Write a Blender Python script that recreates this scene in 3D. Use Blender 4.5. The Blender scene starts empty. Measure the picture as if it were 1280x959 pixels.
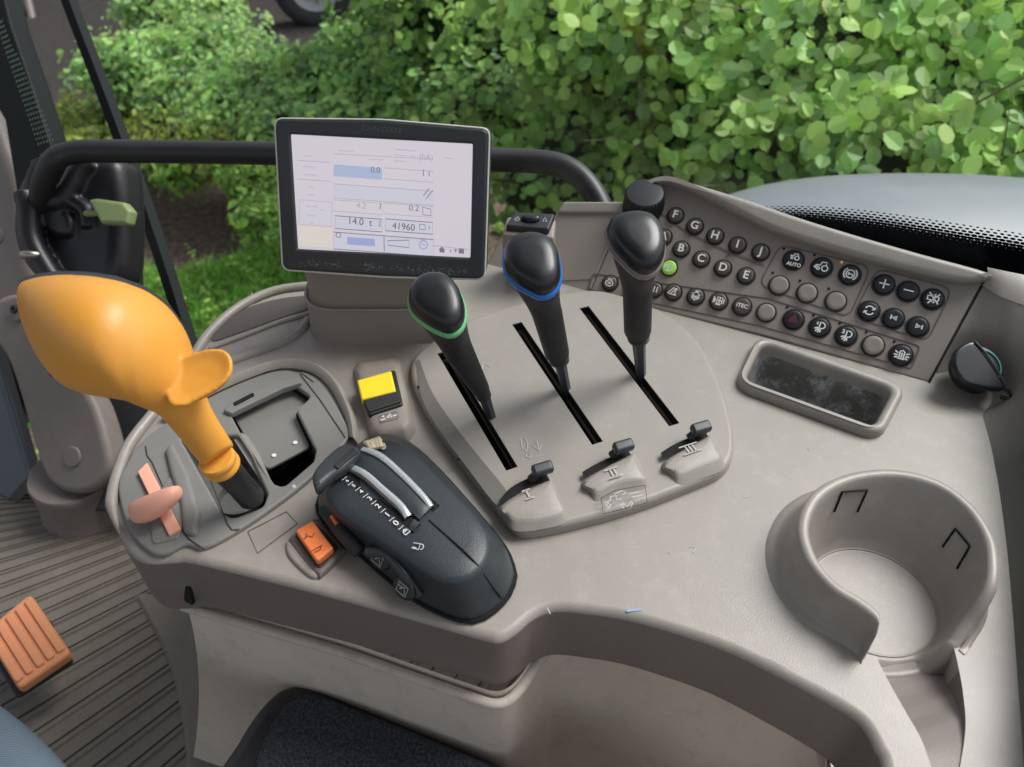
import bpy, math, random
from mathutils import Vector as V, Matrix, noise
random.seed(7)
R = math.radians
scene = bpy.context.scene
COL = scene.collection
# ---------------------------------------------------------------- camera
CAMH = 0.42; PITCH = R(43); FPX = 962.0
CX, CY = 640.0, 479.5
AX = V((0, math.cos(PITCH), -math.sin(PITCH)))
UP = V((0, math.sin(PITCH), math.cos(PITCH)))
RT = V((1, 0, 0))
CAM = V((0, 0, CAMH))
cam = bpy.data.cameras.new('camera'); camo = bpy.data.objects.new('camera', cam); COL.objects.link(camo)
camo.location = CAM; camo.rotation_euler = (math.pi/2 - PITCH, 0, 0)
cam.sensor_width = 36; cam.lens = 36*FPX/1280; cam.clip_start = 0.01; cam.clip_end = 200
cam.dof.use_dof = True; cam.dof.focus_distance = 0.56; cam.dof.aperture_fstop = 9
scene.camera = camo
def ray(px, py): return AX + RT*((px-CX)/FPX) + UP*((CY-py)/FPX)
def P(px, py, z=0.0):
    d = ray(px, py); return CAM + d*((z-CAMH)/d.z)
def D(px, py, dep): return CAM + ray(px, py)*dep
def depth_at_y(px, py, y):
    d = ray(px, py); return y/d.y
class Frame:
    def __init__(s, o, u, v):
        s.o = V(o); s.u = V(u).normalized(); s.n = s.u.cross(V(v)).normalized(); s.v = s.n.cross(s.u)
    def pt(s, a, b, c=0): return s.o + s.u*a + s.v*b + s.n*c
    def px(s, px, py, h=0):
        d = ray(px, py); t = ((s.o + s.n*h) - CAM).dot(s.n)/d.dot(s.n)
        q = CAM + d*t - s.o; return (q.dot(s.u), q.dot(s.v))
    def mat(s, a=0, b=0, c=0, rot=0):
        m = Matrix((s.u, s.v, s.n)).transposed().to_4x4(); m.translation = s.pt(a, b, c)
        return m @ Matrix.Rotation(rot, 4, 'Z')
    def moved(s, a, b, c=0, rot=0):
        f = Frame(s.pt(a, b, c), s.u, s.v)
        if rot:
            f.u, f.v = s.u*math.cos(rot)+s.v*math.sin(rot), s.v*math.cos(rot)-s.u*math.sin(rot)
        return f
W0 = Frame((0,0,0), (1,0,0), (0,1,0))
def Z(z): return Frame((0,0,z), (1,0,0), (0,1,0))
# ---------------------------------------------------------------- materials
def nodes(name):
    m = bpy.data.materials.new(name); m.use_nodes = True
    nt = m.node_tree; b = nt.nodes['Principled BSDF']; return m, nt, b
def plastic(name, col, rough=.5, grain=.25, gscale=900, var=.10, dirt=0.0, metal=0.0, spec=.5, dirtcol=None, dscale=55):
    m, nt, b = nodes(name); N = nt.nodes; L = nt.links
    tc = N.new('ShaderNodeTexCoord')
    n1 = N.new('ShaderNodeTexNoise'); n1.inputs['Scale'].default_value = 14; n1.inputs['Detail'].default_value = 6; n1.inputs['Roughness'].default_value=.6
    geo = N.new('ShaderNodeNewGeometry')
    L.new(geo.outputs['Position'], n1.inputs['Vector'])
    mx = N.new('ShaderNodeMix'); mx.data_type = 'RGBA'
    c = V(col); mx.inputs['A'].default_value = (*(c*(1-var)), 1); mx.inputs['B'].default_value = (*(c*(1+var)), 1)
    L.new(n1.outputs['Fac'], mx.inputs['Factor'])
    out = mx.outputs['Result']
    if dirt > 0:
        n3 = N.new('ShaderNodeTexNoise'); n3.inputs['Scale'].default_value = dscale; n3.inputs['Detail'].default_value = 8; n3.inputs['Roughness'].default_value=.75
        L.new(geo.outputs['Position'], n3.inputs['Vector'])
        r = N.new('ShaderNodeValToRGB'); r.color_ramp.elements[0].position=.5; r.color_ramp.elements[1].position=.72
        L.new(n3.outputs['Fac'], r.inputs['Fac'])
        ml = N.new('ShaderNodeMath'); ml.operation='MULTIPLY'; ml.inputs[1].default_value = dirt; L.new(r.outputs['Color'], ml.inputs[0])
        m2 = N.new('ShaderNodeMix'); m2.data_type='RGBA'; L.new(ml.outputs[0], m2.inputs['Factor']); L.new(out, m2.inputs['A'])
        m2.inputs['B'].default_value = (*(dirtcol or (c*1.5+V((.04,.035,.03)))), 1); out = m2.outputs['Result']
    L.new(out, b.inputs['Base Color'])
    n2 = N.new('ShaderNodeTexNoise'); n2.inputs['Scale'].default_value = gscale; n2.inputs['Detail'].default_value = 2
    L.new(geo.outputs['Position'], n2.inputs['Vector'])
    bp = N.new('ShaderNodeBump'); bp.inputs['Strength'].default_value = grain; bp.inputs['Distance'].default_value = .0006
    L.new(n2.outputs['Fac'], bp.inputs['Height']); L.new(bp.outputs['Normal'], b.inputs['Normal'])
    mr = N.new('ShaderNodeMapRange'); mr.inputs['To Min'].default_value = max(0,rough-.07); mr.inputs['To Max'].default_value = rough+.09
    L.new(n1.outputs['Fac'], mr.inputs['Value']); L.new(mr.outputs['Result'], b.inputs['Roughness'])
    b.inputs['Metallic'].default_value = metal
    b.inputs['Specular IOR Level'].default_value = spec
    return m
def flat(name, col, rough=.6, emit=0):
    m, nt, b = nodes(name); b.inputs['Base Color'].default_value = (*col, 1); b.inputs['Roughness'].default_value = rough
    if emit: b.inputs['Emission Color'].default_value = (*col, 1); b.inputs['Emission Strength'].default_value = emit
    return m
M = dict(
 top = plastic('taupe_plastic', (.293,.266,.236), .40, .20, 900, .10, .28, spec=.6),
 lip = plastic('taupe_side', (.15,.125,.112), .5, .2, 900, .08, .1),
 wall = plastic('pedestal_beige', (.66,.575,.485), .5, .2, 700, .14, .25, dirtcol=(.17,.14,.115)),
 crease = plastic('worn_edge', (.50,.45,.39), .55, .3, 500, .25, .5, dirtcol=(.25,.2,.17)),
 plate = plastic('plate_plastic', (.296,.270,.241), .43, .28, 900, .09, .16),
 panel = plastic('panel_brown', (.27,.235,.205), .48, .18, 1000, .06, .06),
 grey = plastic('base_grey', (.20,.196,.182), .48, .2, 900, .07, .1),
 greyd = plastic('base_dark_grey', (.105,.105,.098), .5, .3, 500, .25, .4),
 black = plastic('black_plastic', (.016,.017,.019), .42, .15, 1000, .1, .06),
 knob = plastic('knob_black', (.012,.013,.016), .30, .06, 900, .1, .05),
 pod = plastic('pod_black', (.027,.035,.041), .42, .25, 900, .1, .08),
 rubber = plastic('rubber_black', (.018,.018,.02), .6, .3, 700, .1, .2),
 void = flat('dark_void', (.004,.004,.004), .9),
 orange = plastic('orange_grip', (.80,.365,.055), .42, .12, 420, .06, .12, dirtcol=(.6,.22,.04)),
 orsw = plastic('orange_switch', (.80,.20,.055), .45, .05, 700, .05, .05),
 peach = plastic('peach_slider', (.85,.42,.30), .45, .05, 700, .05, .05),
 pedal = plastic('pedal_orange', (.62,.25,.12), .6, .3, 500, .2, .4, dirtcol=(.45,.25,.17)),
 yellow = plastic('yellow_switch', (.85,.66,.01), .4, .04, 700, .04, .05),
 green = flat('green_ring', (.16,.55,.22), .4), blue = flat('blue_ring', (.01,.16,.62), .35), taupe = flat('taupe_ring', (.20,.165,.16), .4),
 chrome = plastic('chrome_strip', (.55,.60,.62), .28, .1, 800, .1, .2, metal=.4, dirtcol=(.25,.24,.22)),
 white = flat('white_print', (.78,.78,.75), .6), mark = flat('faint_print', (.45,.45,.43), .6),
 bbrown = plastic('button_brown', (.085,.066,.056), .42, .05, 800, .06), bblack = plastic('button_black', (.014,.018,.022), .4, .05, 800, .06),
 bgreen = flat('button_green', (.30,.60,.09), .4, .15),
 ring = plastic('button_socket', (.035,.029,.026), .5, .05),
 cream = plastic('cream_rubber', (.62,.52,.38), .5, .1),
 handle_green = plastic('pale_green', (.26,.34,.14), .45, .05),
 bezel = plastic('monitor_bezel', (.032,.037,.042), .42, .15, 900, .08, .05),
 metal = plastic('bare_metal', (.45,.42,.35), .35, .1, metal=1.0),
 armgrey = plastic('arm_grey', (.19,.162,.145), .5, .25, 500, .12, .25),
 pillar = plastic('pillar_grey', (.20,.175,.155), .5, .25, 500, .08, .1),
 amber = flat('amber_led', (.9,.25,.03), .4, .5),
)
# ---------------------------------------------------------------- object helpers
def link(name, me, mat, parent=None):
    o = bpy.data.objects.new(name, me); COL.objects.link(o)
    if mat is not None: me.materials.append(M[mat] if isinstance(mat, str) else mat)
    if parent is not None: o.parent = parent
    return o
def tag(o, label=None, cat=None, group=None, kind=None):
    for k, v in (('label', label), ('category', cat), ('group', group), ('kind', kind)):
        if v: o[k] = v
    return o
def thing(name, label, cat, loc=(0,0,0), group=None):
    o = bpy.data.objects.new(name, None); COL.objects.link(o); o.empty_display_size = .02
    return tag(o, label, cat, group)
def finish(me, ang=40):
    me.validate(); me.update()
    for p in me.polygons: p.use_smooth = True
    me.set_sharp_from_angle(angle=R(ang))
def mesh(name, verts, faces, mat, parent=None, ang=40, wn=False):
    me = bpy.data.meshes.new(name); me.from_pydata([tuple(v) for v in verts], [], faces); finish(me, ang)
    o = link(name, me, mat, parent)
    if wn: w = o.modifiers.new('wn', 'WEIGHTED_NORMAL'); w.keep_sharp = True
    return o
def setloc(o, base):
    """put a top-level empty's origin at its base without moving children: children get inverse offset"""
    base = V(base); o.location = base
    for c in list(o.children): c.matrix_parent_inverse = Matrix.Translation(-base)
    return o
def cr(pts, n=6, closed=True):
    """Catmull-Rom through points (any dimension)"""
    out = []; m = len(pts); pts = [V(p) for p in pts]
    rng = range(m) if closed else range(m-1)
    for i in rng:
        if closed: p0, p1, p2, p3 = pts[i-1], pts[i], pts[(i+1)%m], pts[(i+2)%m]
        else: p0, p1, p2, p3 = pts[max(i-1,0)], pts[i], pts[i+1], pts[min(i+2,m-1)]
        for k in range(n):
            t = k/n
            out.append(.5*((2*p1)+(p2-p0)*t+(2*p0-5*p1+4*p2-p3)*t*t+(3*p1-p0-3*p2+p3)*t**3))
    if not closed: out.append(pts[-1])
    return out
def rnd(pts, r, n=6):
    """round the corners of a 2-D polygon with radius r"""
    out = []; m = len(pts); pts = [V(p).to_2d() for p in pts]
    for i in range(m):
        rr = r[i] if isinstance(r, (list, tuple)) else r
        a, b, c = pts[i-1], pts[i], pts[(i+1)%m]
        d1 = (a-b); d2 = (c-b); l1, l2 = d1.length, d2.length
        if rr <= 0 or l1 < 1e-9 or l2 < 1e-9: out.append(b.copy()); continue
        d1/=l1; d2/=l2; ang = math.acos(max(-1,min(1,d1.dot(d2))))
        if ang > R(176): out.append(b.copy()); continue
        k = min(rr/math.tan(ang/2), l1*.48, l2*.48)
        p, q = b+d1*k, b+d2*k
        for j in range(n+1):
            t = j/n; out.append(p*(1-t)**2 + b*2*t*(1-t) + q*t*t)
    return out
def solid(name, outlines, fr, t, bev, mat, parent=None, res=3, top=0.0, ang=35):
    """flat plate with rounded edges in frame fr; its upper face lies at height top, its thickness is t; first outline outer, others holes"""
    cu = bpy.data.curves.new(name, 'CURVE'); cu.dimensions = '2D'; cu.fill_mode = 'BOTH'
    for ol in outlines:
        s = cu.splines.new('POLY'); s.points.add(len(ol)-1)
        for p, q in zip(s.points, ol): p.co = (q[0], q[1], 0, 1)
        s.use_cyclic_u = True
    bev = min(bev, t/2*.98)
    cu.extrude = t/2-bev; cu.bevel_depth = bev; cu.bevel_resolution = res; cu.offset = -bev
    co = bpy.data.objects.new(name, cu); COL.objects.link(co)
    dg = bpy.context.evaluated_depsgraph_get(); dg.update()
    me = bpy.data.meshes.new_from_object(co.evaluated_get(dg))
    bpy.data.objects.remove(co); bpy.data.curves.remove(cu)
    me.name = name; me.materials.clear()
    m = fr.mat(0, 0, top - t/2); me.transform(m)
    import bmesh
    bm = bmesh.new(); bm.from_mesh(me); bmesh.ops.remove_doubles(bm, verts=bm.verts, dist=1e-6)
    bmesh.ops.recalc_face_normals(bm, faces=bm.faces); bm.to_mesh(me); bm.free()
    finish(me, ang)
    o = link(name, me, mat, parent); w = o.modifiers.new('wn', 'WEIGHTED_NORMAL'); w.keep_sharp = True
    return o
def loft(name, rings, mat, parent=None, capA=True, capB=True, closed=True, ang=50, sub=0):
    n = len(rings[0]); vs = [v for r in rings for v in r]; fs = []
    for i in range(len(rings)-1):
        for j in range(n if closed else n-1):
            k = (j+1)%n; fs.append((i*n+j, i*n+k, (i+1)*n+k, (i+1)*n+j))
    if closed and capA: fs.append(tuple(range(n-1,-1,-1)))
    if closed and capB: fs.append(tuple((len(rings)-1)*n+j for j in range(n)))
    me = bpy.data.meshes.new(name); me.from_pydata([tuple(v) for v in vs], [], fs)
    import bmesh
    bm = bmesh.new(); bm.from_mesh(me); bmesh.ops.recalc_face_normals(bm, faces=bm.faces); bm.to_mesh(me); bm.free()
    finish(me, ang); o = link(name, me, mat, parent)
    if sub:
        s = o.modifiers.new('s', 'SUBSURF'); s.levels = sub; s.render_levels = sub
    return o
def ringpts(c, a, b, n=24, ph=0):
    return [c + a*math.cos(ph+2*math.pi*i/n) + b*math.sin(ph+2*math.pi*i/n) for i in range(n)]
def tube(name, pts, rad, mat, parent=None, n=12, caps=True, ang=50, closed=False, upv=None):
    pts = [V(p) for p in pts]; rings = []; m = len(pts); prev = None
    for i, p in enumerate(pts):
        if closed: t = (pts[(i+1)%m]-pts[i-1]).normalized()
        else: t = (pts[min(i+1,m-1)]-pts[max(i-1,0)]).normalized()
        if prev is None:
            a = t.cross(V((0,0,1))); 
            if a.length < .1: a = t.cross(V((1,0,0)))
            a.normalize()
        else:
            a = (prev - t*prev.dot(t)).normalized()
        prev = a; b = t.cross(a)
        r = rad[min(i,len(rad)-1)] if isinstance(rad, (list, tuple)) else rad
        rings.append(ringpts(p, a*r, b*r, n))
    if closed: rings.append(rings[0]); caps = False
    return loft(name, rings, mat, parent, caps, caps, ang=ang)
def grid_sheet(name, rows, mat, parent=None, ang=60):
    n = len(rows[0]); vs = [v for r in rows for v in r]
    fs = [(i*n+j, i*n+j+1, (i+1)*n+j+1, (i+1)*n+j) for i in range(len(rows)-1) for j in range(n-1)]
    return mesh(name, vs, fs, mat, parent, ang)
def strokes(name, fr, lines, w, h, mat, parent=None, lift=.0004):
    """painted marks: flat ribbons with a little thickness, polylines in frame coords"""
    vs, fs = [], []
    for ln in lines:
        closed = len(ln) > 2 and ln[0] == ln[-1]
        pts = [V((p[0], p[1])) for p in ln]
        m = len(pts)
        base = len(vs)
        for i, p in enumerate(pts):
            if closed: t = pts[(i+1)%(m-1) if i==m-1 else i+1] - pts[i-1 if i>0 else m-2]
            else: t = pts[min(i+1,m-1)]-pts[max(i-1,0)]
            if t.length < 1e-9: t = V((1,0))
            t.normalize(); nrm = V((-t.y, t.x))*w/2
            vs += [fr.pt(p.x+nrm.x, p.y+nrm.y, h+lift), fr.pt(p.x-nrm.x, p.y-nrm.y, h+lift)]
        for i in range(m-1):
            a = base+2*i; fs.append((a, a+1, a+3, a+2))
    return mesh(name, vs, fs, mat, parent)
def text(name, body, fr, size, h, mat, parent=None, bold=.0, align='CENTER', rot=0, lift=.0003):
    cu = bpy.data.curves.new(name, 'FONT'); cu.body = body; cu.size = size; cu.align_x = align; cu.align_y = 'CENTER'
    cu.offset = bold*size; cu.fill_mode = 'FRONT'; cu.extrude = 0
    co = bpy.data.objects.new(name, cu); COL.objects.link(co)
    dg = bpy.context.evaluated_depsgraph_get(); dg.update()
    me = bpy.data.meshes.new_from_object(co.evaluated_get(dg)); bpy.data.objects.remove(co); bpy.data.curves.remove(cu)
    me.materials.clear(); me.transform(fr.mat(0,0,h+lift,rot)); me.name = name
    return link(name, me, mat, parent)
def px2(fr, pts, h=0): return [fr.px(p[0], p[1], h) for p in pts]
def circ(c, r, n=32, e=1): return [(c[0]+r*math.cos(2*math.pi*i/n), c[1]+e*r*math.sin(2*math.pi*i/n)) for i in range(n)]
def arc(cx, cy, r, a0, a1, n=10): return [(cx+r*math.cos(R(a0+(a1-a0)*i/n)), cy+r*math.sin(R(a0+(a1-a0)*i/n))) for i in range(n+1)]
# ================================================================ SIDE CONSOLE
con = thing('side_console', 'taupe plastic side console with cup holder, tray and raised lever plate', 'console')
edge = [(142,622),(150,590),(166,552),(200,508),(235,458),(262,418),(300,386),(345,366),(395,359)]
front = [(1325,1110),(1112,1110),(1105,965),(1095,934),(1075,901),(1033,874),(975,843),(912,812),(850,790),(786,772),(735,764),(695,761),(668,770),(645,789),(624,800),(600,796),(520,773),(430,748),(336,724),(240,701),(215,700),(181,701),(160,690),(148,669),(138,640)]
ol = [V(P(*p)).to_2d() for p in edge]
ol = cr([(p.x,p.y) for p in ol], 5, False)
# back edge hidden behind the riser, the display and the side trim
ol += [V(q) for q in [(-.10,.600),(.0,.632),(.10,.64),(.24,.66),(.42,.62),(.46,.45)]]
ol += cr([V(P(*p)).to_2d() for p in front], 5, False)
cup_c = P(1123,690,.03); cupxy = (cup_c.x, cup_c.y-.001)
def chan(off=0):
    return [P(1094-off,806), P(1192+off,792), P(1206+off,850), P(1211+off,900), P(1206,985), P(1160,985), P(1128-off,890)]
channel = rnd([q.to_2d() for q in chan()], [.001,.004,.03,.03,.01,.01,.03], 5)
# cup hole + channel as one opening (circle, opened along the channel)
tray_in = px2(Z(.008), [(933,472),(953,431),(965,431),(1108,484),(1114,494),(1094,528),(1080,530),(938,482)], 0)
tray_in = rnd(px2(Z(.008), [(931,475),(953,428),(1117,486),(1092,533)]), .010, 8)
tray_mid = rnd(px2(Z(.008), [(929,478),(952,427),(1120,486),(1093,536)]), .011, 8)
tray_out = rnd(px2(Z(.004), [(918,482),(946,421),(1134,486),(1101,549)]), .016, 8)
jb_hole = rnd([V(P(*p)).to_2d() for p in [(226,552),(299,548),(314,572),(336,622),(330,638),(293,652),(279,645),(232,561)]], .006, 5)
win = [(286,515),(358,478),(390,500),(371,517),(396,567),(393,581),(356,613),(344,609),(302,545)]
win_hole = rnd([V(P(*p)).to_2d() for p in win], .006, 5)
def sstep(x): x = max(0,min(1,x)); return x*x*(3-2*x)
RIMZ = .030
rim3 = [(1100,781,.03),(1096,768,.03),(1075,751,.03),(1041,729,.03),(1014,695,.03),(1005,655,.03),(1022,618,.03),(1062,596,.03),(1118,590,.03),(1172,603,.03),(1212,632,.03),(1237,670,.03),(1243,705,.029),(1240,732,.026),(1228,755,.019),(1212,777,.010),(1194,803,.0015)]
tab = []
for p_ in cr([V((*P(a,b,c).to_2d(), c)) for a,b,c in rim3], 6, False):
    tab.append((math.atan2(p_.y-cupxy[1], p_.x-cupxy[0]), math.hypot(p_.x-cupxy[0], p_.y-cupxy[1]), p_.z))
aS, aE = tab[0][0], tab[-1][0]                     # opening runs from aS counter-clockwise to aE
def rimf(a):
    """rim radius and height at angle a"""
    d = (a-aS)%(2*math.pi); op = (aE-aS)%(2*math.pi)
    if d < op:                                      # inside the opening: low threshold
        t = d/op; r = tab[0][1]*(1-t)+tab[-1][1]*t - .003*math.sin(math.pi*t)
        H = -.0215 + (RIMZ+.0215)*(1-sstep(d/.06)) + (tab[-1][2]+.0215)*sstep((t-.70)/.30)
        return r, H
    best = sorted(tab, key=lambda q: abs((q[0]-a+math.pi)%(2*math.pi)-math.pi))[:2]
    w = [1/(1e-5+abs((q[0]-a+math.pi)%(2*math.pi)-math.pi)) for q in best]
    return sum(q[1]*k for q,k in zip(best,w))/sum(w), sum(q[2]*k for q,k in zip(best,w))/sum(w)
def rim_r(a): return rimf(a)[0]
cL, cR = P(1099,829), P(1192,807)
aL = math.atan2(cL.y-cupxy[1], cL.x-cupxy[0]); aR = math.atan2(cR.y-cupxy[1], cR.x-cupxy[0])
tot_ = (aL-aR)%(2*math.pi)
cuphole = [(cupxy[0]+.0605*math.cos(aR+tot_*i/70), cupxy[1]+.0605*math.sin(aR+tot_*i/70)) for i in range(71)]
chL = cr([P(*q) for q in [(1099,829),(1113,856),(1134,893),(1152,925),(1166,965)]], 6, False); chR = cr([P(*q) for q in [(1192,807),(1199,838),(1204,868),(1207,910),(1199,965)]], 6, False)

PZ = .010
def slotpoly(a, b, wpx):   # a,b px centre ends
    p, q = V(P(*a,PZ)).to_2d(), V(P(*b,PZ)).to_2d(); d = (q-p).normalized(); n = V((-d.y,d.x))*wpx/2
    return [p+n, q+n, q-n, p-n]
slots = [((553,440),(640,586)), ((646,404),(747,554)), ((730,384),(843,531))]
slotp = [slotpoly(a,b,.0088) for a,b in slots]
slotw = [slotpoly(a,b,.0120) for a,b in slots]
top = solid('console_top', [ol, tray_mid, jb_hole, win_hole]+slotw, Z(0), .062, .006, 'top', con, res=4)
def cutout(o, polys, ang=35):
    for poly in polys:
        ct = loft('cutter', [[V((p[0],p[1],z)) for p in poly] for z in (-.2,.2)], None, None, ang=10)
        o.modifiers.clear(); bo = o.modifiers.new('cut','BOOLEAN'); bo.object = ct; bo.solver = 'EXACT'
        bpy.context.view_layer.update(); dg = bpy.context.evaluated_depsgraph_get(); dg.update()
        me = bpy.data.meshes.new_from_object(o.evaluated_get(dg)); o.modifiers.clear(); o.data = me
        bpy.data.objects.remove(ct)
    o.data.set_sharp_from_angle(angle=R(ang)); w_ = o.modifiers.new('wn','WEIGHTED_NORMAL'); w_.keep_sharp = True
inner_l = V((cupxy[0]-.02, cupxy[1]-.01)); 
chan_poly = [(inner_l.x, inner_l.y)] + [(q.x,q.y) for q in chL] + [(q.x,q.y) for q in reversed(chR)] + [(cupxy[0]+.035, cupxy[1]-.01)]
cutout(top, [[(cupxy[0]+(rim_r(2*math.pi*i/96)+.0015)*math.cos(2*math.pi*i/96), cupxy[1]+(rim_r(2*math.pi*i/96)+.0015)*math.sin(2*math.pi*i/96)) for i in range(96)], chan_poly])
# side faces of the shell get a darker colour: the lip's shade painted in
M['band'] = plastic('shell_side_shade', (.175,.148,.133), .5, .25, 900, .1, .15)
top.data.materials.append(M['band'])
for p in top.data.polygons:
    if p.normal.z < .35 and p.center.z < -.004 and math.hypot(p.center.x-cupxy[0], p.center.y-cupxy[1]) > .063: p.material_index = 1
# --- under the lip: pedestal wall with its notch and storage pocket
crz = -.058
crease_px = [(228,742),(260,751),(330,771),(430,800),(520,831),(590,855),(618,863),(636,858),(652,842),(672,812),(690,792),(706,785),(760,791),(830,812),(900,838),(970,869),(1003,886),(1020,905),(1030,930),(1034,965),(1040,1100)]
cw = cr([P(p[0], p[1], crz) for p in crease_px], 4, False)
cw = [p + V((0,-.0005,0)) for p in cw]
tube('worn_crease', [p+V((0,-.0052,-.0072)) for p in cw], .0036, 'crease', con, 8)
rows = []
floor_z = -.40
nC = len(cw)
def wall_pt(j, k):
    p = cw[j]; s = j/(nC-1)
    z = crz + (floor_z-crz)*k
    # the left corner flares out towards the floor; the pocket goes straight down
    fl = max(0, 1-s/.34)
    q = V((p.x, p.y, z))
    q.x -= fl*(.095*k**1.3); q.y += fl*.02*k - (1-fl)*.012*k
    if s > .62: q.y -= .03*k*min(1,(s-.62)/.2)
    return q
rows = [[wall_pt(j, k/14) for j in range(nC)] for k in range(15)]
grid_sheet('pedestal_wall', rows, 'wall', con)
# left flank of the pedestal under the pod, turning away from the corner
lf = [r[0] for r in rows]
flank = [[q + V((-.02*i*0 - .015*i + .02, .09*i, 0)) if i else q for q in lf] for i in range(5)]
grid_sheet('pedestal_flank', [list(r) for r in zip(*flank)], 'wall', con)
# dark slot at the left end of the crease
sl = P(233,748,-.045)
solid('vent_slot', [rnd([(-.0045,-.009),(.003,-.009),(.003,.009),(-.0045,.009)],.001)], Frame(P(234,744,-.05)-ray(234,744)*.012, (1,-.5,0), (0,.2,1)), .003, .0005, 'void', con)
# pocket floor (storage bin)
grid_sheet('bin_floor', [[V((-.1,-.2,-.26)), V((.5,-.2,-.26))],[V((-.1,.32,-.28)), V((.5,.32,-.28))]], 'wall', con)
# --- cup holder
NA = 288; cup_rings = [[] for _ in range(14)]
def sstep(x): x = max(0,min(1,x)); return x*x*(3-2*x)
cups = []
for i in range(NA):
    a = 2*math.pi*i/NA
    rr, H = rimf(a); r0 = .0415; h = H/RIMZ
    c, s = math.cos(a), math.sin(a)
    ri, ro = rr-.0035, rr+.0035
    prof = [(0.001,-.0225),(.012,-.0225),(.037,-.0222),(.0395,-.0221),(r0*.985,-.0215)]
    wall = []
    for t in (.15,.4,.7,.9): wall.append((r0+(ri-r0)*t, -.0215+(H-.003+.0215)*t))
    lipp = [(ri,H-.002),(ri+.0012,H-.0004),(rr,H),(ro-.001,H-.0005),(ro,H-.0025)]
    ad = abs((a-R(150)+math.pi)%(2*math.pi)-math.pi); F_ = .004+.009*sstep(1-(ad-.5)/1.4)
    if H > .0008: out = [(ro+F_*x_, .0007+(H-.0007)*y_) for x_, y_ in ((.10,.62),(.25,.34),(.45,.14),(.70,.04),(1.0,0))] + [(ro+F_+.002,-.004)]
    else: out = [(ro+.0006*k_, H-.003*k_) for k_ in range(1,7)]
    cups.append([V((cupxy[0]+r*c, cupxy[1]+r*s, z)) for r, z in prof+wall+lipp+out])
rings = [list(r) for r in zip(*cups)]
cup = loft('cup_holder', rings, 'top', con, True, False, ang=60)
# inner floor ring line and snap tabs outlined on the wall
tube('floor_groove', [V((cupxy[0]+.0392*math.cos(2*math.pi*i/64), cupxy[1]+.0392*math.sin(2*math.pi*i/64), -.0218)) for i in range(64)], .0005, 'plate', cup, 6, closed=True)
def wallpt(px, py):
    d = ray(px, py); best = None
    for k in range(400):
        t = .30+k*.0008; q = CAM+d*t
        if q.z < -.0215: return q
        r0 = .0415; a = math.atan2(q.y-cupxy[1], q.x-cupxy[0]); r = math.hypot(q.x-cupxy[0], q.y-cupxy[1])
        f = (q.z+.0215)/(RIMZ-.002+.0215); rw = r0+(rim_r(a)-.0035-r0)*f
        if 0 < f < 1.0 and r > rw-.0006 and q.y > cupxy[1]-.02 and t > .42: return q
    return CAM+d*.5
for pl in ([(1043,640),(1053,615),(1084,613),(1072,640)], [(1178,684),(1194,661),(1212,683),(1196,711)]):
    pts = []
    for i in range(3):
        for k in range(5):
            t = k/5; pts.append(wallpt(pl[i][0]*(1-t)+pl[i+1][0]*t, pl[i][1]*(1-t)+pl[i+1][1]*t))
    pts.append(wallpt(*pl[3]))
    tube('snap_tab', pts, .0007, 'void', cup, 6)
# --- shallow tray with raised frame
trayf = solid('tray_frame', [tray_out, tray_in], Z(.0), .016, .0045, 'top', con, top=.009, res=4)
tin = [V((p[0],p[1])) for p in tray_in]; cen = sum(tin, V((0,0)))/len(tin)
rr = []
for z, s in ((.005,1.02),(-.004,1.0),(-.020,.93),(-.027,.90),(-.028,.86)):
    rr.append([V((cen.x+(p.x-cen.x)*s, cen.y+(p.y-cen.y)*s, z)) for p in tin])
M['traydirt'] = plastic('tray_dirty_grey', (.15,.147,.138), .5, .6, 250, .6, .95, dirtcol=(.62,.63,.64))
tr = loft('tray_well', rr, 'traydirt', con, False, True)
# --- raised lever plate
pl_px = [(514,470),(519,446),(540,428),(572,408),(625,388),(690,371),(742,364),(790,375),(835,395),(872,428),(900,480),(915,530),(917,566),(905,588),(875,603),(800,632),(730,652),(680,663),(652,665),(636,655),(615,628),(588,594),(558,553),(530,510)]
plo = cr([V(P(a,b,PZ*.75)).to_2d() for a,b in pl_px], 4)
plate = solid('lever_plate', [plo], Z(0), .013, .0045, 'plate', con, top=PZ, res=5)
for sp in slotp:   # the slots are cut clean through the plate
    ct = loft('cutter', [[V((p.x,p.y,z)) for p in sp] for z in (-.05,.05)], None, None, ang=10)
    bo = plate.modifiers.new('cut','BOOLEAN'); bo.object = ct; bo.solver = 'EXACT'
    bpy.context.view_layer.update(); dg = bpy.context.evaluated_depsgraph_get(); dg.update()
    wn_ = plate.modifiers.remove(plate.modifiers['wn']) if 'wn' in plate.modifiers else None
    dg.update(); me = bpy.data.meshes.new_from_object(plate.evaluated_get(dg)); plate.modifiers.clear(); plate.data = me
    bpy.data.objects.remove(ct)
plate.data.set_sharp_from_angle(angle=R(35)); w_ = plate.modifiers.new('wn','WEIGHTED_NORMAL'); w_.keep_sharp = True
for sp in slotp:   # dark shaft wells seen through the slots
    c = sum(sp, V((0,0)))/4
    big = [c+(p-c)*1.02 for p in sp]
    loft('slot_well', [[V((p.x,p.y,PZ-.0007)) for p in [c+(q-c)*.995 for q in sp]], [V((p.x,p.y,PZ-.04)) for p in big]], 'void', plate, False, True)
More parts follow.
